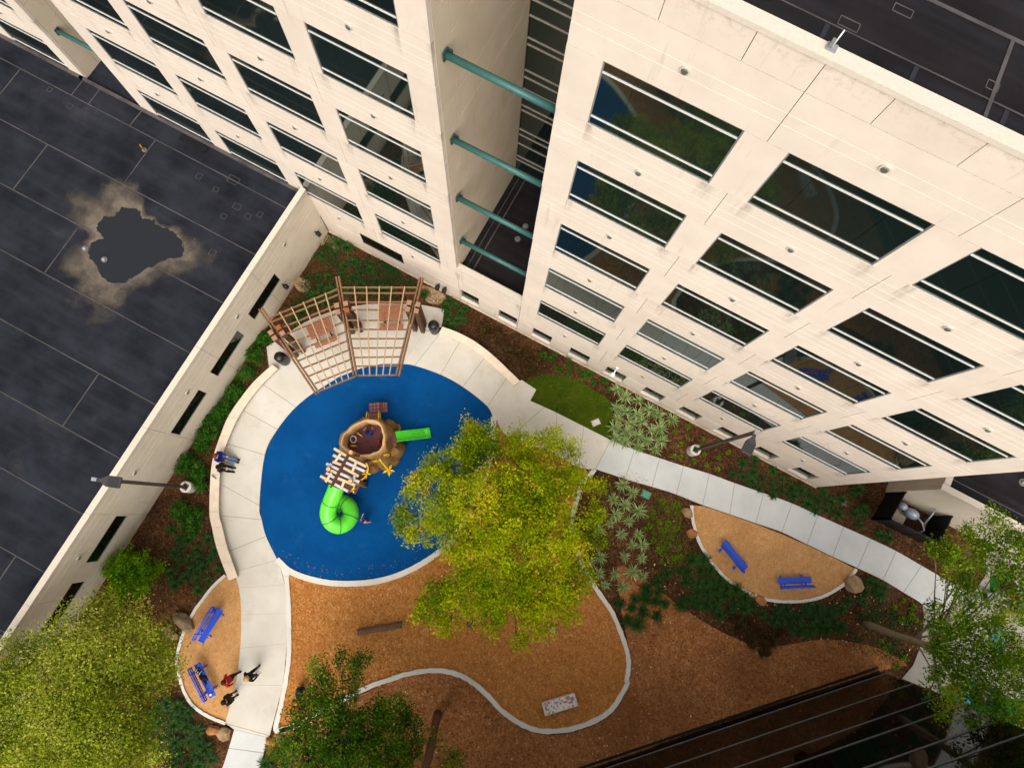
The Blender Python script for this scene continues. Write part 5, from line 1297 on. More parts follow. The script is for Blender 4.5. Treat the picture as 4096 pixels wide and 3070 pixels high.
LP = [(16.834,-7.07),(17.427,-6.756),(15.871,-8.413),(16.466,-7.948),(16.901,-7.718),(17.524,-7.389),(17.995,-7.065),(17.092,-8.296),(17.679,-8.063),(18.086,-7.773),(15.578,-9.019),(15.194,-9.671),(15.896,-9.525),(14.856,-10.407),(15.361,-10.178),(15.971,-10.006),(16.458,-9.899),(14.266,-11.013),(14.917,-10.93),(15.612,-10.86),(16.325,-10.67),(15.016,-11.686),(15.636,-11.544),(17.839,-8.578),(18.324,-8.21),(18.749,-7.875),(19.129,-7.524),(18.681,-7.384),(17.286,-9.538),(17.545,-9.105),(18.122,-9.025),(18.582,-8.858),(18.94,-8.297),(19.293,-7.888),(19.682,-7.384),(20.293,-7.549),(19.979,-8.05),(19.803,-8.513),(19.417,-9.012),(20.928,-7.775),(21.495,-7.848),(22.211,-7.917),(22.163,-7.275),(22.749,-7.042),(22.645,-7.689),(23.34,-7.177),(23.623,-6.584),(24.176,-6.813),(23.917,-7.465),(23.322,-7.851),(24.248,-6.256),(24.789,-7.01),(19.069,-8.75),(20.52,-8.063),(18.279,-7.52),(23.642,-6.415),(24.167,-6.045),(24.806,-6.184),(25.029,-5.782),(25.397,-5.494),(25.284,-6.405),(24.728,-6.697),(24.333,-7.373),(23.905,-7.503),(23.319,-7.716),(25.697,-6.471),(25.014,-6.923),(25.558,-4.933),(26.251,-3.993),(26.609,-3.418),(26.959,-3.813),(26.222,-3.428),(27.076,-3.366),(26.28,-4.554)]
for lo, hi, where in ((0, 17.2, 'left of the right granite pocket'), (17.2, 20.6, 'along the lower left kerb of the right granite pocket'), (20.6, 24.0, 'below the right granite pocket and its benches'), (24.0, 99, 'near the big mossy boulder at the right granite pocket')):
    scatter_plants('lily_turf', LI, [p for p in LP if lo <= p[0] < hi], 'dark green lily turf clump ' + where, 'lily turf', G1 + where, 0.78, 1.29)
scatter_plants('small_perennial', SM, [(13.483,-0.352),(12.909,-0.999),(13.784,-1.001),(13.51,-1.514),(14.545,-0.538),(13.455,-2.272),(13.842,-2.116),(14.611,-2.014),(14.99,-1.396),(15.36,-1.871),(15.784,-1.125),(16.145,-0.567),(16.026,-1.771),(17.032,-0.039),(14.533,-1.069)], 'small yellow-green plant around the right lamp drum', 'small plant', 'small plants around the right lamp', .8, 1.2)
scatter_plants('small_perennial', SM, [(14.004,-4.962),(14.403,-5.222),(14.322,-6.049),(13.923,-6.533),(15.287,-6.429),(14.436,-7.112),(15.906,-6.833),(14.764,-6.319),(15.304,-7.954),(15.365,-6.928),(13.56,-6.103),(15.841,-7.442),(16.186,-7.183),(14.919,-7.471),(14.777,-5.846),(15.271,-5.895),(13.755,-5.686),(13.732,-6.79),(14.712,-4.703)], 'small yellow-green plant left of the right granite pocket', 'small plant', 'small plants left of the right granite pocket', .8, 1.4)
scatter_plants('small_perennial', SM, [(28.981,-3.518),(29.081,-4.037),(28.374,-3.453),(28.013,-4.026),(28.504,-6.034),(29.459,-6.279),(29.21,-6.871),(28.325,-6.314),(29.383,-4.069),(28.015,-6.01),(28.579,-4.49)], 'small green plant in the dark bed by the leaning trunk', 'small plant', 'small plants by the leaning trunk', .9, 1.5)
scatter_plants('small_shrub', SD, [(5.303,-0.943),(5.73,-0.438),(5.947,-0.864),(6.65,-0.591),(7.419,-0.661),(6.978,-0.304),(6.271,-0.362),(8.351,-0.641),(4.565,-0.635),(7.974,-0.197),(4.658,-0.201),(4.102,-0.559),(5.448,0.011)], 'small dark shrub in the mulch above the lawn', 'small shrub', 'small shrubs above the lawn', .8, 1.3)

def clumps(C, R, n, per, spread, size, rng, up=.5, flat=.75):
    """n leaf clumps inside an ellipsoid, fuller toward its surface"""
    d = unit(rng.normal(size=(n, 3))); rad = rng.uniform(.25, 1.0, size=(n, 1)) ** .6
    cc = np.array(C) + d * rad * np.array([R, R, R * flat])
    P_ = np.repeat(cc, per, axis=0) + rng.normal(size=(n * per, 3)) * spread * np.array([1, 1, .6])
    N_ = unit(rng.normal(size=(n * per, 3)) + np.array([0, 0, up]) + .4 * np.repeat(d, per, axis=0))
    tint = np.clip(np.repeat(rng.normal(.45, .22, n), per) + rng.normal(0, .10, n * per), 0, 1)
    return P_, N_, rng.uniform(.5, 1.45, n * per) * size, tint
def tree(name, label, base, lobes, leafmat, barkmat, th, r0, dens, leaf, seed, per=34, spread=.17, fork=None, group='courtyard trees', bare=0):
    rng = np.random.default_rng(seed); e = empty(name, (base[0], base[1], 0), label, 'tree', group)
    top = Vector(fork) if fork else Vector((base[0], base[1], th))
    mb = MB(); b0 = Vector((base[0], base[1], -.1)); pts = [b0, b0.lerp(top, .15), b0.lerp(top, .5) + Vector((.06, -.05, 0)), b0.lerp(top, .8), top]
    mb.tube(pts, [r0 * 1.2, r0 * 1.05, r0, r0 * .9, r0 * .75], 12)
    A = [[], [], [], []]
    for (x, y, z, r) in lobes:
        c = Vector((x, y, z)); s0 = top if rng.random() < .6 else b0.lerp(top, rng.uniform(.7, 1)); mid = s0.lerp(c, .5) + Vector((rng.uniform(-.2, .2), rng.uniform(-.2, .2), .25))
        L_ = [s0, s0.lerp(mid, .5) + Vector((0, 0, .08)), mid, mid.lerp(c, .6), c]
        mb.tube(L_, [r0 * .30, r0 * .25, r0 * .18, r0 * .12, r0 * .06], 7)
        for k in range(4 + int(2 * r)):
            dd = Vector(unit(rng.normal(size=3)) * np.array([1, 1, .6])) * r * .85; st = mid.lerp(c, rng.uniform(.4, 1)); mb.tube([st, st.lerp(c + dd, .5) + Vector((0, 0, .05)), c + dd], [r0 * .13, r0 * .08, .008], 5)
        n = max(4, int(dens * r ** 2.2))
        cl_ = list(clumps((x, y, z), r, n, per, spread, leaf, rng)); cl_[3] = np.clip(cl_[3] + rng.normal(0, .14), 0, 1)
        for arr, v in zip(A, cl_): arr.append(v)
    mb.build('trunk', barkmat, e, True)
    C_ = np.concatenate(A[0]); off = np.array(ORG[e.name]); me = leaf_mesh('crown', leafmat, C_ - off, np.concatenate(A[1]), np.concatenate(A[2]), np.concatenate(A[3]), .55, .3)
    o = bpy.data.objects.new('crown', me); COL.objects.link(o); o.parent = e
    return e
tree('shade_tree', 'large yellow-green tree spreading over the blue circle and the wood chips', (6.619,-10.52,0.0),
     [(2.55,-6.805,4.4,0.4),(3.687,-7.514,5.0,1.2),(5.505,-6.537,5.0,1.1),(6.789,-5.669,4.6,0.9),(7.825,-5.291,4.3,0.45),(3.167,-8.697,5.0,1.1),(2.162,-9.514,4.6,0.85),(1.862,-10.643,4.4,0.8),(1.793,-12.082,4.2,0.6),(2.159,-12.899,4.2,0.4),(2.962,-12.595,4.3,0.75),(3.674,-11.204,5.2,1.2),(5.082,-9.609,6.2,1.7),(6.86,-8.288,6.0,1.6),(8.193,-7.042,5.2,1.0),(9.604,-6.506,4.4,0.55),(10.083,-7.797,4.6,0.7),(10.782,-8.825,4.3,0.6),(8.714,-9.483,6.0,1.5),(6.962,-10.859,6.6,1.7),(5.189,-12.1,5.4,1.1),(5.252,-14.839,4.2,0.95),(5.027,-15.832,4.0,0.6),(6.35,-13.768,5.2,1.3),(7.843,-12.904,5.8,1.4),(9.533,-11.924,5.6,1.4),(10.681,-10.818,4.8,0.95),(10.947,-12.269,4.6,0.8),(10.007,-13.594,4.6,0.85),(9.765,-14.745,4.2,0.45),(7.961,-14.447,4.5,0.8),(6.274,-15.778,4.0,0.65),(3.05,-7.31,4.8,0.7),(10.014,-9.813,5.0,0.8),(3.544,-10.037,5.4,0.9)],
     'leaf_centre', 'trunk_dark', 2.4, .17, 68, .062, 21)
tree('shade_tree', 'tall yellow-green tree filling the lower left corner by the wall', (-7.393,-26.276,0.0),
     [(-9.144,-25.088,6.5,1.1),(-8.512,-23.89,6.6,1.0),(-7.895,-22.927,6.6,1.1),(-7.351,-22.064,6.2,0.9),(-6.385,-21.737,5.8,0.8),(-4.817,-22.065,5.6,0.8),(-3.858,-22.933,5.4,0.65),(-5.402,-22.39,7.0,1.3),(-6.204,-23.337,7.4,1.5),(-7.223,-24.479,7.4,1.4),(-7.851,-25.812,7.4,1.4),(-5.816,-25.163,8.0,1.6),(-4.734,-23.937,7.6,1.5),(-4.04,-23.567,6.2,0.9),(-4.263,-25.328,8.0,1.6),(-5.366,-26.489,8.2,1.6),(-3.36,-25.019,7.0,1.1),(-2.442,-25.892,6.6,0.8),(-9.304,-25.872,7.0,1.0),(-7.565,-27.102,7.8,1.4),(-9.236,-27.061,7.6,1.6),(-3.459,-26.624,8.0,1.6),(-5.414,-27.913,8.2,1.6),(-7.882,-28.599,7.8,1.6),(-8.215,-21.975,5.4,0.5),(-4.335,-22.608,6.4,0.9),(-10.076,-25.052,6.0,0.6)],
     'leaf_west', 'trunk_dark', 3.4, .2, 58, .052, 22, 36, .27)
tree('shade_tree', 'dark green tree at the bottom centre over the wavy kerb', (4.351,-22.982,0.0),
     [(1.981,-20.099,4.6,0.55),(2.701,-19.317,4.4,0.4),(3.381,-18.915,4.6,0.55),(2.672,-20.64,5.0,0.8),(3.624,-19.868,4.8,0.6),(2.323,-21.763,4.8,0.75),(3.583,-21.074,5.6,0.9),(5.67,-19.905,5.2,0.85),(6.801,-20.04,5.0,0.6),(5.228,-20.651,5.6,0.9),(2.766,-22.772,5.0,0.9),(4.451,-21.755,6.0,1.2),(6.148,-20.954,5.8,1.0),(2.301,-23.803,4.6,0.6),(7.372,-20.828,5.0,0.6),(4.116,-23.119,5.6,1.1),(5.716,-21.98,6.4,1.1),(7.164,-21.553,5.6,0.8),(9.299,-20.715,4.4,0.45),(8.227,-20.352,4.2,0.3),(5.922,-23.168,6.2,1.2),(4.151,-24.424,5.4,1.1),(7.913,-22.498,5.4,1.0)],
     'leaf_south', 'trunk_bark', 2.6, .15, 74, .06, 23)
tree('shade_tree', 'tree with a pale leaning trunk at the right edge over the plaza', (26.894,-5.609,0.0),
     [(24.269,-2.143,8.6,0.75),(24.796,-0.858,8.6,0.6),(25.467,0.063,8.6,0.6),(23.781,-2.091,8.2,0.45),(25.541,-1.566,8.8,0.8),(26.483,-0.637,8.6,0.8),(26.872,-1.959,8.8,0.9),(24.637,-3.203,8.2,0.3),(25.399,-3.598,8.8,0.75),(24.767,-4.451,8.2,0.45),(25.214,-4.864,8.8,0.75),(26.057,-4.867,9.2,0.95),(27.034,-3.558,9.0,0.9),(25.295,-6.12,8.6,0.75),(26.024,-6.367,9.0,0.9),(26.925,-5.847,9.2,0.9),(27.7,-4.879,9.0,0.9),(25.556,-7.279,8.4,0.5),(25.566,-8.051,8.2,0.35),(26.281,-7.504,8.8,0.7),(27.459,-7.297,8.8,0.75),(28.311,-6.452,8.8,0.8),(26.447,-8.413,8.2,0.4),(27.664,-8.124,8.4,0.5),(28.624,-7.761,8.6,0.7),(27.752,-2.546,9.0,1.0),(28.648,-5.205,9.0,1.0),(27.349,-0.167,8.8,1.0),(29.421,-7.35,8.6,0.7),(24.715,-5.305,8.4,0.45),(24.939,-2.781,8.6,0.5)],
     'leaf_east', 'trunk_bark', 4.6, .17, 60, .060, 24, 32, .18, fork=(26.258,-5.897,6.4))
# a trunk whose crown hangs outside the frame, at the bottom
tree('shade_tree', 'thick dark trunk at the bottom centre beside the dark green tree', (8.127,-20.564,0.0),
     [(8.78,-21.945,11.0,1.6),(10.062,-21.828,11.5,1.6),(7.983,-22.837,11.0,1.6)], 'leaf_south', 'trunk_dark', 9.5, .2, 25, .08, 25, 30, .2, group='courtyard trees')
# round bush and wall shrubs
def shrub(name, label, p, r, h, mat, n, seed, leaf=.05, group=None, per=26, cat='shrub'):
    rng = np.random.default_rng(seed); e = empty(name, (p[0], p[1], 0), label, cat, group)
    mb = MB()
    for k in range(6):
        a = rng.uniform(0, 6.28); mb.tube([(p[0], p[1], 0), (p[0] + .3 * r * math.cos(a), p[1] + .3 * r * math.sin(a), h * .4), (p[0] + .7 * r * math.cos(a), p[1] + .7 * r * math.sin(a), h * .75)], [.02, .015, .006], 5)
    mb.build('stem', 'trunk_dark', e)
    A = [[], [], [], []]
    for k in range(5):
        a = rng.uniform(0, 6.28); q = (p[0] + .42 * r * math.cos(a) * rng.uniform(.3, 1), p[1] + .42 * r * math.sin(a) * rng.uniform(.3, 1), h * rng.uniform(.45, .62))
        for arr, v in zip(A, clumps(q, r * .62, max(3, n // 5), per, .07 + .03 * r, leaf, rng, .6, h / max(.1, r) * .55)): arr.append(v)
    C_ = np.concatenate(A[0]); C_[:, 2] = np.maximum(C_[:, 2], .03)
    me = leaf_mesh('foliage', mat, C_ - np.array([p[0], p[1], 0]), np.concatenate(A[1]), np.concatenate(A[2]), np.concatenate(A[3]), .5, .2)
    o = bpy.data.objects.new('foliage', me); COL.objects.link(o); o.parent = e
shrub('round_bush', 'round bright green bush by the left wall', (-9.405,-21.63,0.5), 1.75, 1.9, 'leaf_bush', 230, 31, .06, None, 34, 'bush')
for i, (x, y, r) in enumerate([(-10.706,-7.583,0.42),(-10.58,-8.536,0.62),(-10.38,-9.597,0.5),(-10.483,-10.913,0.5),(-10.581,-12.055,0.48),(-10.635,-12.853,0.48),(-10.335,-13.708,0.62),(-10.423,-14.361,0.4),(-10.461,-15.629,0.62),(-9.702,-15.766,0.5),(-9.228,-16.299,0.36),(-9.269,-17.957,0.6),(-8.35,-18.426,0.6),(-8.5,-17.74,0.5)]):
    shrub('leafy_shrub', 'leafy green shrub along the left wall, ' + ['nearest the pergola', 'second from the pergola', 'third from the pergola', 'fourth from the pergola', 'fifth from the pergola', 'sixth from the pergola', 'seventh from the pergola', 'eighth from the pergola', 'just above the lamp drum', 'right beside the lamp drum', 'touching the lamp drum from above', 'below the lamp drum', 'lowest of the leafy ones', 'below the lamp drum by the seat wall'][i], (x, y), r * 1.25, r * 1.4, 'leaf_shrub', 66, 40 + i, .05, 'shrubs along the left wall')
for i, (x, y, r) in enumerate([(0.685,-1.314,0.5),(1.737,-1.29,0.6),(2.831,-1.352,0.6),(1.041,-0.787,0.45),(3.675,-1.548,0.5),(2.474,-1.875,0.55),(0.113,-0.85,0.4)]):
    shrub('brown_shrub', 'dry brown shrub behind the short seat wall', (x, y), r, r * .8, 'leaf_brown', 36, 60 + i, .045, 'dry shrubs behind the short seat wall')
for i, (x, y, r) in enumerate([(20.763,-8.96,0.6),(21.683,-8.852,0.7),(22.477,-8.903,0.6),(21.535,-9.395,0.55),(22.36,-9.519,0.35),(22.562,-8.206,0.5),(20.314,-8.821,0.4)]):
    shrub('brown_shrub', 'low dark brown shrub below the lily turf at the right', (x, y), r, r * .5, 'leaf_brown', 36, 70 + i, .045, 'dry shrubs below the right lily turf')

# grass of the lawn, leaf litter, loose chips: nobody could count them
def bits(name, mat, poly, n, size, z, label, seed, up=3.0, aspect=.5, cluster=0, avoid=()):
    rng = np.random.default_rng(seed); xs = [p[0] for p in poly]; ys = [p[1] for p in poly]; out = []
    while len(out) < n:
        q = (rng.uniform(min(xs), max(xs)), rng.uniform(min(ys), max(ys)))
        if in_poly(q, poly) and not any(in_poly(q, a) for a in avoid): out.append(q)
    P_ = np.array(out); C_ = np.c_[P_, np.full(n, z) + rng.uniform(0, .012, n)]
    N_ = unit(rng.normal(size=(n, 3)) * .6 + np.array([0, 0, up]))
    o = bpy.data.objects.new(name, leaf_mesh(name, mat, C_, N_, rng.uniform(.5, 1.4, n) * size, np.clip(rng.normal(.5, .28, n), 0, 1), aspect)); COL.objects.link(o)
    return tag(o, label, name.replace('_', ' '), kind='stuff')
def grass(poly, n, seed):
    rng = np.random.default_rng(seed); xs = [p[0] for p in poly]; ys = [p[1] for p in poly]; out = []
    while len(out) < n:
        q = (rng.uniform(min(xs), max(xs)), rng.uniform(min(ys), max(ys)))
        if in_poly(q, poly): out.append(q)
    P_ = np.array(out); C_ = np.c_[P_, rng.uniform(.02, .05, n)]
    o = bpy.data.objects.new('grass', leaf_mesh('grass', 'grass_blades', C_, unit(rng.normal(size=(n, 3)) + np.array([0, 0, .7])), rng.uniform(.6, 1.3, n) * .04, np.clip(rng.normal(.45, .2, n) + .25 * np.sin(P_[:, 0] * 2.1) * np.sin(P_[:, 1] * 2.7), 0, 1), .18)); COL.objects.link(o)
    tag(o, 'short green grass of the oval lawn', 'grass', kind='stuff')
def ground_cover(poly, n, label, seed, mat, k=26, leaf=.04):
    """low creeping plants in uneven drifts"""
    rng = np.random.default_rng(seed); xs = [p[0] for p in poly]; ys = [p[1] for p in poly]; cs = []
    while len(cs) < k:
        q = (rng.uniform(min(xs), max(xs)), rng.uniform(min(ys), max(ys)))
        if in_poly(q, poly): cs.append(q)
    c = np.array(cs)[rng.integers(0, k, n)]; P_ = c + rng.normal(size=(n, 2)) * rng.uniform(.12, .4, size=(n, 1))
    C_ = np.c_[P_, rng.uniform(.02, .14, n)]
    o = bpy.data.objects.new('ground_cover', leaf_mesh('ground_cover', mat, C_, unit(rng.normal(size=(n, 3)) + np.array([0, 0, 1.2])), rng.uniform(.6, 1.3, n) * leaf, np.clip(rng.normal(.4, .25, n), 0, 1), .5)); COL.objects.link(o)
    tag(o, label, 'ground cover', kind='stuff')
ground_cover([(-10.849,-0.156),(-8.116,0.077),(-4.984,-0.037),(-4.207,-0.637),(-7.181,-2.615),(-9.668,-5.658),(-10.482,-5.217),(-10.56,-3.687),(-10.873,-1.569)], 9000, 'low dark green ground cover behind the pergola', 92, 'leaf_lily', 34)
ground_cover([(-2.655,-0.122),(-0.722,-0.301),(3.108,-0.872),(4.787,-1.051),(4.067,-2.094),(0.87,-1.654),(-1.497,-1.621)], 5000, 'low brownish ground cover behind the short seat wall', 93, 'leaf_brown', 22)
ground_cover([(13.109,-5.163),(14.907,-4.442),(15.711,-5.661),(16.726,-6.668),(16.075,-7.775),(14.911,-7.781),(13.828,-6.661)], 3500, 'low green ground cover left of the right granite pocket', 94, 'leaf_lime', 24, .03)
ground_cover([(-11.199,-8.681),(-10.938,-11.723),(-10.609,-14.628),(-10.532,-17.08),(-9.772,-16.674),(-9.993,-14.297),(-10.163,-11.616)], 4000, 'low green ground cover along the left wall', 95, 'leaf_shrub', 20)
ground_cover([(26.039,-4.68),(29.364,-3.508),(29.999,-5.44),(29.131,-6.912),(26.362,-6.686)], 3500, 'low dark ground cover by the leaning trunk', 96, 'leaf_lily', 20)
grass([p[:2] for p in catmull(LAWN, True, 3)], 16000, 3)
MSM = [p[:2] for p in catmull(MULCH, True, 4)]
bits('leaf_litter', 'litter', MSM, 900, .055, .012, 'fallen pale leaves on the mulch slope', 81)
SOIL_E = [(13.065,-7.96),(15.583,-4.008),(16.639,-6.923),(20.118,-7.621),(23.701,-6.017),(25.387,-3.157),(28.896,-4.126),(30.357,-5.015),(29.622,-6.754),(25.15,-7.462),(22.07,-9.477),(18.22,-9.722),(14.279,-9.858)]
SOIL_N = [(-11.218,-0.136),(-1.725,0.055),(3.633,-0.599),(8.382,-0.246),(13.909,-0.381),(21.47,0.027),(28.227,0.659),(31.521,-0.492),(24.333,-0.527),(14.699,-2.093),(9.953,-2.819),(3.433,-1.985),(-2.793,-0.863),(-10.823,-4.952)]
SOIL_W = [(-10.501,-4.447),(-10.707,-7.154),(-10.584,-12.68),(-9.745,-18.082),(-10.496,-22.636),(-9.95,-26.321),(-5.492,-25.287),(-6.324,-22.322),(-5.512,-20.01),(-8.197,-17.257),(-9.862,-13.788),(-9.583,-8.442)]
SOIL_S = [(-5.742,-26.184),(-4.391,-25.227),(-1.344,-26.422),(-0.329,-28.833),(-3.626,-30.521)]
bits('mulch_chips', 'mulch_bits', [p[:2] for p in SOIL_E], 9000, .04, .006, 'loose bark mulch in the right beds', 82, 2.5, .4)
bits('mulch_chips', 'mulch_bits', [p[:2] for p in SOIL_N], 11000, .04, .006, 'loose bark mulch in the beds under the facade', 83, 2.5, .4, avoid=[[p[:2] for p in LAWN]])
bits('mulch_chips', 'mulch_bits', [p[:2] for p in SOIL_W], 9000, .04, .006, 'loose bark mulch in the left bed', 84, 2.5, .4)
bits('mulch_chips', 'mulch_bits', [p[:2] for p in SOIL_S], 2500, .04, .006, 'loose bark mulch left of the bottom walkway', 85, 2.5, .4)
bits('leaf_litter', 'litter', [p[:2] for p in SOIL_E], 260, .06, .02, 'fallen pale leaves in the right beds', 86)
bits('wood_chip_pieces', 'chip_bits', [p[:2] for p in chips], 22000, .038, .016, 'loose orange wood chips of the play area', 87, 2.5, .35, avoid=[BLUE_S])
bits('wood_chip_pieces', 'mulch_bits', MSM, 12000, .038, .01, 'loose chips on the mulch slope', 88, 2.5, .35)
bits('wood_chip_pieces', 'chip_bits', [(-4.309,-17.248),(-3.489,-17.67),(-1.608,-17.714),(0.647,-16.826),(2.454,-15.497),(3.559,-13.944),(4.15,-12.863),(3.484,-12.926),(2.066,-14.829),(0.296,-16.238),(-1.611,-17.056),(-3.252,-17.165)], 130, .024, .034, 'bark chips tracked onto the edge of the blue surface', 90, 2.5, .4)
bits('leaf_litter', 'litter', [(10.807,-4.823),(11.897,-4.137),(13.498,-4.3),(12.211,-4.785),(11.288,-4.973)], 120, .03, .06, 'small fallen leaves on the walkway near the agaves', 89)

# ============================================================ PEOPLE
def person(label, loc, yaw, H, pose, col, hair, hair_long=False, skin='skin_a', over=None, z=0.0, tilt=0.0):
    k = H / 1.72
    J = dict(pel=(0, 0, .95), spi=(0, .0, 1.14), che=(0, .01, 1.33), nek=(0, .015, 1.47), hl=(0, .03, 1.545), hm=(0, .035, 1.625), ht=(0, .02, 1.70),
             sl=(-.21, 0, 1.41), el=(-.31, -.03, 1.16), wl=(-.28, .12, .95), sr=(.21, 0, 1.41), er=(.31, -.03, 1.16), wr=(.28, .12, .95),
             hpl=(-.1, 0, .90), kl=(-.105, .03, .50), al=(-.105, 0, .09), tl=(-.12, .17, .035), hpr=(.1, 0, .90), kr=(.105, .03, .50), ar=(.105, 0, .09), tr=(.12, .17, .035))
    def mv(names, d):
        for n in names: J[n] = tuple(J[n][i] + d[i] for i in range(3))
    UP = ('spi', 'che', 'nek', 'hl', 'hm', 'ht', 'sl', 'el', 'wl', 'sr', 'er', 'wr')
    if pose == 'sit':
        mv(list(UP) + ['pel', 'hpl', 'hpr'], (0, 0, -.39))
        J.update(kl=(-.13, .44, .50), al=(-.12, .52, .09), tl=(-.13, .68, .035), kr=(.13, .44, .50), ar=(.12, .52, .09), tr=(.13, .68, .035), wl=(-.12, .34, .66), wr=(.12, .34, .66), el=(-.26, .06, .78), er=(.26, .06, .78))
    if pose == 'walk':
        J.update(kl=(-.1, .18, .52), al=(-.1, .20, .12), tl=(-.1, .37, .07), kr=(.1, -.04, .5), ar=(.1, -.22, .1), tr=(.1, -.08, .03), wl=(-.25, -.14, .93), wr=(.25, .2, .98))
    if pose == 'crouch':
        mv(list(UP) + ['pel', 'hpl', 'hpr'], (0, -.05, -.62))
        J.update(kl=(-.16, .38, .46), al=(-.13, .06, .09), tl=(-.14, .23, .035), kr=(.16, .38, .46), ar=(.13, .06, .09), tr=(.14, .23, .035), el=(-.26, .2, .52), wl=(-.12, .42, .35), er=(.26, .2, .52), wr=(.12, .42, .35))
        tilt = tilt or .45
    if over: J.update(over)
    if tilt:      # lean the trunk forward about the pelvis
        p = Vector(J['pel']); Rt = Matrix.Rotation(-tilt, 3, 'X')
        for n in UP: 
            if pose == 'crouch' and n in ('el', 'er', 'wl', 'wr'): continue
            if over and n in over and n[0] in 'ew': continue
            J[n] = tuple(p + Rt @ (Vector(J[n]) - p))
    GF = 1.3
    rad = dict(pel=.155, spi=.14, che=.155, nek=.055, hl=.072, hm=.098, ht=.075, sl=.07, el=.046, wl=.032, sr=.07, er=.046, wr=.032, hpl=.095, kl=.065, al=.045, tl=.04, hpr=.095, kr=.065, ar=.045, tr=.04)
    names = list(J); ix = {n: i for i, n in enumerate(names)}
    bones = [('pel', 'spi', 0), ('spi', 'che', 0), ('che', 'nek', 0), ('nek', 'hl', 3), ('hl', 'hm', 3), ('hm', 'ht', 3), ('che', 'sl', 0), ('sl', 'el', 0), ('el', 'wl', 1), ('che', 'sr', 0), ('sr', 'er', 0), ('er', 'wr', 1),
             ('pel', 'hpl', 2), ('hpl', 'kl', 2), ('kl', 'al', 2), ('al', 'tl', 4), ('pel', 'hpr', 2), ('hpr', 'kr', 2), ('kr', 'ar', 2), ('ar', 'tr', 4)]
    hands = []
    for w, el in (('wl', 'el'), ('wr', 'er')):
        d = (Vector(J[w]) - Vector(J[el])).normalized(); q = Vector(J[w]) + d * .085; J['p' + w] = tuple(q); rad['p' + w] = .036; names.append('p' + w); ix['p' + w] = len(names) - 1
        bones.append((w, 'p' + w, 3)); hands.append((Vector(J[w]), q, d, -1 if w == 'wl' else 1))
    me = bpy.data.meshes.new('skel'); me.from_pydata([Vector(J[n]) * k for n in names], [(ix[a], ix[b]) for a, b, _ in bones], [])
    ob = bpy.data.objects.new('skel', me); COL.objects.link(ob)
    sk = ob.modifiers.new('skin', 'SKIN'); sk.use_smooth_shade = True
    for i, n in enumerate(names):
        sv = me.skin_vertices[0].data[i]; r = rad[n] * k * (1.12 if n[0] in 'h' and n not in ('hpl', 'hpr') else (1.0 if n[0] == 'p' and n != 'pel' else GF))
        sv.radius = (r * 1.25, r * .85) if n in ('pel', 'che', 'spi') else (r, r); sv.use_root = (n == 'pel')
    ob.modifiers.new('sub', 'SUBSURF').levels = 2
    dg = bpy.context.evaluated_depsgraph_get(); bm_ = ob.evaluated_get(dg).to_mesh()
    mb = MB(); V = [v.co.copy() for v in bm_.vertices]; F = [tuple(p.vertices) for p in bm_.polygons]
    seg = [(Vector(J[a]) * k, Vector(J[b]) * k, m) for a, b, m in bones]
    def pick(c):
        best = (9, 0)
        for a, b, m in seg:
            d = b - a; t = max(0, min(1, (c - a).dot(d) / max(1e-9, d.length_squared))); q = (c - (a + d * t)).length
            if q < best[0]: best = (q, m)
        return best[1]
    for f in F:
        c = sum((V[i] for i in f), Vector()) / len(f); mb.mi.append(pick(c))
    mb.v = [tuple(v) for v in V]; mb.f = F
    ob.to_mesh_clear(); bpy.data.objects.remove(ob)
    for w, q, d, s in hands:      # five fingers, thumb from the side of the palm
        side = Vector((0, 0, 1)).cross(d); side = side.normalized() if side.length > .1 else Vector((1, 0, 0)); up = d.cross(side)
        for j, ln in enumerate((.062, .074, .07, .055)):
            b0 = q + side * (.024 * (j - 1.5)) - d * .02; b1 = b0 + d * ln * .8 - up * .006; b2 = b1 + d * ln * .5 - up * .03
            mb.tube([b0 * k, b1 * k, b2 * k], [.0095 * k, .0085 * k, .006 * k], 6, True, 3)
        b0 = w + d * .035 + side * s * -.02; b1 = b0 + d * .035 - side * s * .035; b2 = b1 + d * .03 - up * .01
        mb.tube([b0 * k, b1 * k, b2 * k], [.012 * k, .0105 * k, .008 * k], 6, True, 3)
    hm = Vector(J['hm']); nk = Vector(J['hl']); upv = (Vector(J['ht']) - nk).normalized(); fw = (Vector((0, 1, 0)) - upv * upv.y).normalized(); rt = fw.cross(upv)
    fc = hm + fw * .088
    mb.tube([(fc + upv * .015) * k, (fc + fw * .03 - upv * .025) * k], [.008 * k, .016 * k], 6, True, 3)
    for s in (-1, 1):
        mb.ball(tuple((hm + rt * s * .098 - upv * .01) * k), (.014 * k, .022 * k, .032 * k), 6, 5, 3); mb.ball(tuple((fc + rt * s * .035 + upv * .015 - fw * .008) * k), .011 * k, 6, 5, 5)
    mb.ball(tuple((fc - upv * .058 - fw * .004) * k), (.024 * k, .008 * k, .007 * k), 6, 4, 6)
    e = empty('person', (loc[0], loc[1], z), label, 'person'); e.rotation_euler = (0, 0, yaw); ORG[e.name] = (0, 0, 0)
    mb.build('body', [col[0], col[1], col[2], skin, col[3], 'hair_dark', 'cl_maroon'], e, True)
    hb = MB(); n = 14; vs = []
    for i in range(7):
        th = i / 6 * 1.9
        for j in range(n):
            a = 2 * math.pi * j / n; fr = math.sin(a)
            t2 = th * (.62 if fr > .45 else 1.0)
            p = hm + upv * .02 + (rt * math.cos(a) + fw * fr) * math.sin(t2) * .148 + upv * math.cos(t2) * .14 - fw * .012; vs.append(tuple(p * k))
    hb.add(vs, [(i * n + j, (i + 1) * n + j, (i + 1) * n + (j + 1) % n, i * n + (j + 1) % n) for i in range(6) for j in range(n)])
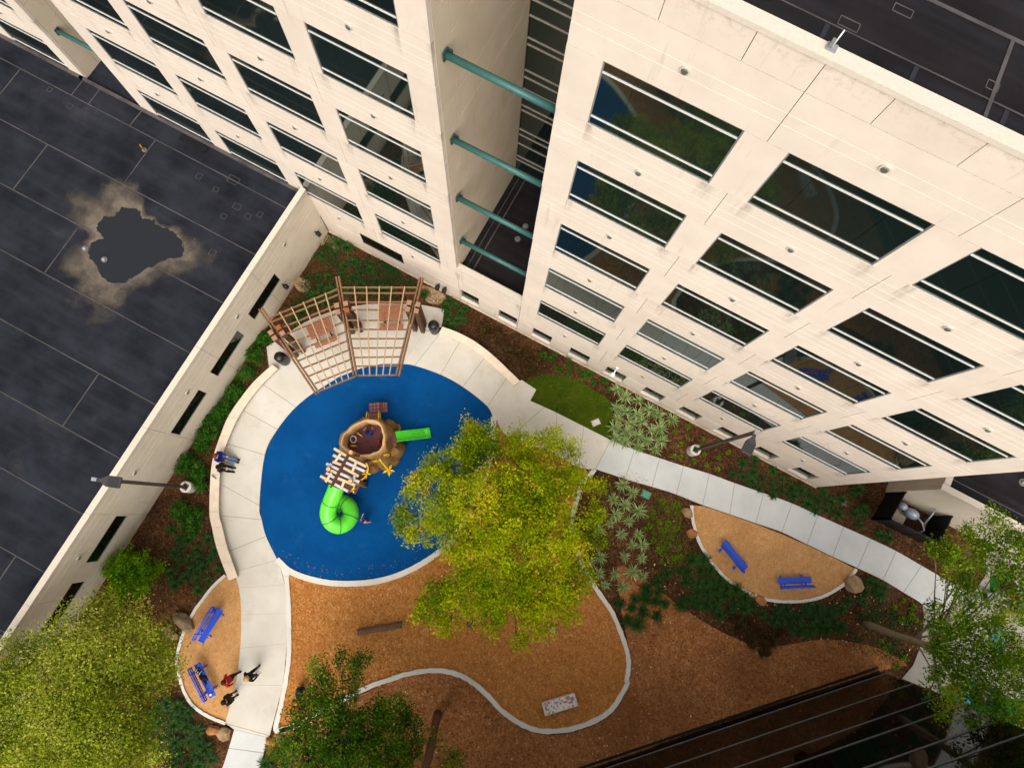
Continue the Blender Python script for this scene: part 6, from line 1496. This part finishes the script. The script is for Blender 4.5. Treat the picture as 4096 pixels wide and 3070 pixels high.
    if hair_long:
        b = hm - fw * .07; hb.tube([(b + upv * .06) * k, (b - upv * .06 - fw * .03) * k, (b - upv * .2 - fw * .05) * k, (b - upv * .32 - fw * .04) * k], [.12 * k, .15 * k, .14 * k, .07 * k], 10)
    hb.build('hair', hair, e, True)
    return e
def ydir(p, q): return math.atan2(q[1] - p[1], q[0] - p[0]) - math.pi / 2
a, b = (-8.989,-14.446,0.6), (-8.469,-14.313,0.1)
person('person in a blue jacket and jeans sitting on the long seat wall', a, ydir(a, b), 1.74, 'sit', ('cl_blue', 'cl_blue', 'cl_denim', 'shoe_dark'), 'hair_red', over=dict(kl=(-.1, .42, .44), al=(-.07, .78, .12), tl=(-.08, .92, .12), kr=(.1, .42, .44), ar=(.07, .78, .12), tr=(.08, .92, .12)))
a, b = (-8.64,-14.914,0.6), (-8.201,-14.784,0.6)
person('person with dark hair and brown coat sitting on the long seat wall', a, ydir(a, b), 1.62, 'sit', ('cl_brown', 'cl_brown', 'cl_black', 'shoe_dark'), 'hair_dark', True, tilt=.2, over=dict(wl=(-.07, .36, .70), wr=(.07, .36, .70)))
a, b = (-2.23,-23.765,0.0), (-1.679,-23.258,0.0)
person('person in a red top with brown hair standing at the walkway edge', a, ydir(a, b), 1.64, 'walk', ('cl_red', 'cl_maroon', 'cl_navy', 'shoe_dark'), 'hair_brown', True)
a, b = (-1.349,-23.087,0.0), (-1.199,-22.477,-0.0)
person('blonde person in black clothes walking on the walkway', a, ydir(a, b), 1.66, 'walk', ('cl_black', 'cl_black', 'cl_black', 'shoe_dark'), 'hair_blonde', True, over=dict(wr=(.28, .36, 1.08)))
a, b = (-1.731,-24.538,0.0), (-1.382,-24.026,0.0)
person('person with dark hair in brown holding both hands forward beside the walkway', a, ydir(a, b), 1.64, 'stand', ('cl_brown', 'cl_brown', 'cl_black', 'shoe_dark'), 'hair_dark', True, over=dict(el=(-.24, .1, 1.16), wl=(-.12, .38, 1.2), er=(.24, .1, 1.16), wr=(.14, .36, 1.2)))
a, b = (1.105,-22.822,0.0), (1.643,-22.675,0.0)
person('person in dark navy crouching on the wood chips left of the dark tree', a, ydir(a, b), 1.62, 'crouch', ('cl_navy', 'cl_navy', 'cl_black', 'shoe_dark'), 'hair_dark')
a, b = (-0.237,-13.715,0.0), (-0.258,-13.336,0.0)
person('child in a patterned shirt standing beside the green tube slide', a, ydir(a, b), 1.12, 'stand', ('cl_floral', 'cl_floral', 'cl_tan', 'shoe_dark'), 'hair_brown', over=dict(el=(-.3, .12, 1.2), wl=(-.3, .38, 1.25), er=(.34, .02, 1.22), wr=(.46, .12, 1.1)))
a, b = (-2.171,-9.487,1.32), (-2.353,-9.129,1.32)
person('child in a royal blue shirt inside the stump on the deck', a, ydir(a, b), 1.15, 'stand', ('cl_royal', 'cl_royal', 'cl_navy', 'shoe_dark'), 'hair_dark', z=1.32, over=dict(el=(-.3, .1, 1.2), wl=(-.26, .34, 1.15), er=(.3, .1, 1.2), wr=(.26, .34, 1.15)))
a, b = (-1.519,-9.673,1.32), (-1.252,-9.445,1.32)
person('child in a red shirt inside the stump near the green slide', a, ydir(a, b), 1.0, 'crouch', ('cl_red', 'cl_red', 'cl_maroon', 'shoe_dark'), 'hair_dark', z=1.32, skin='skin_b')
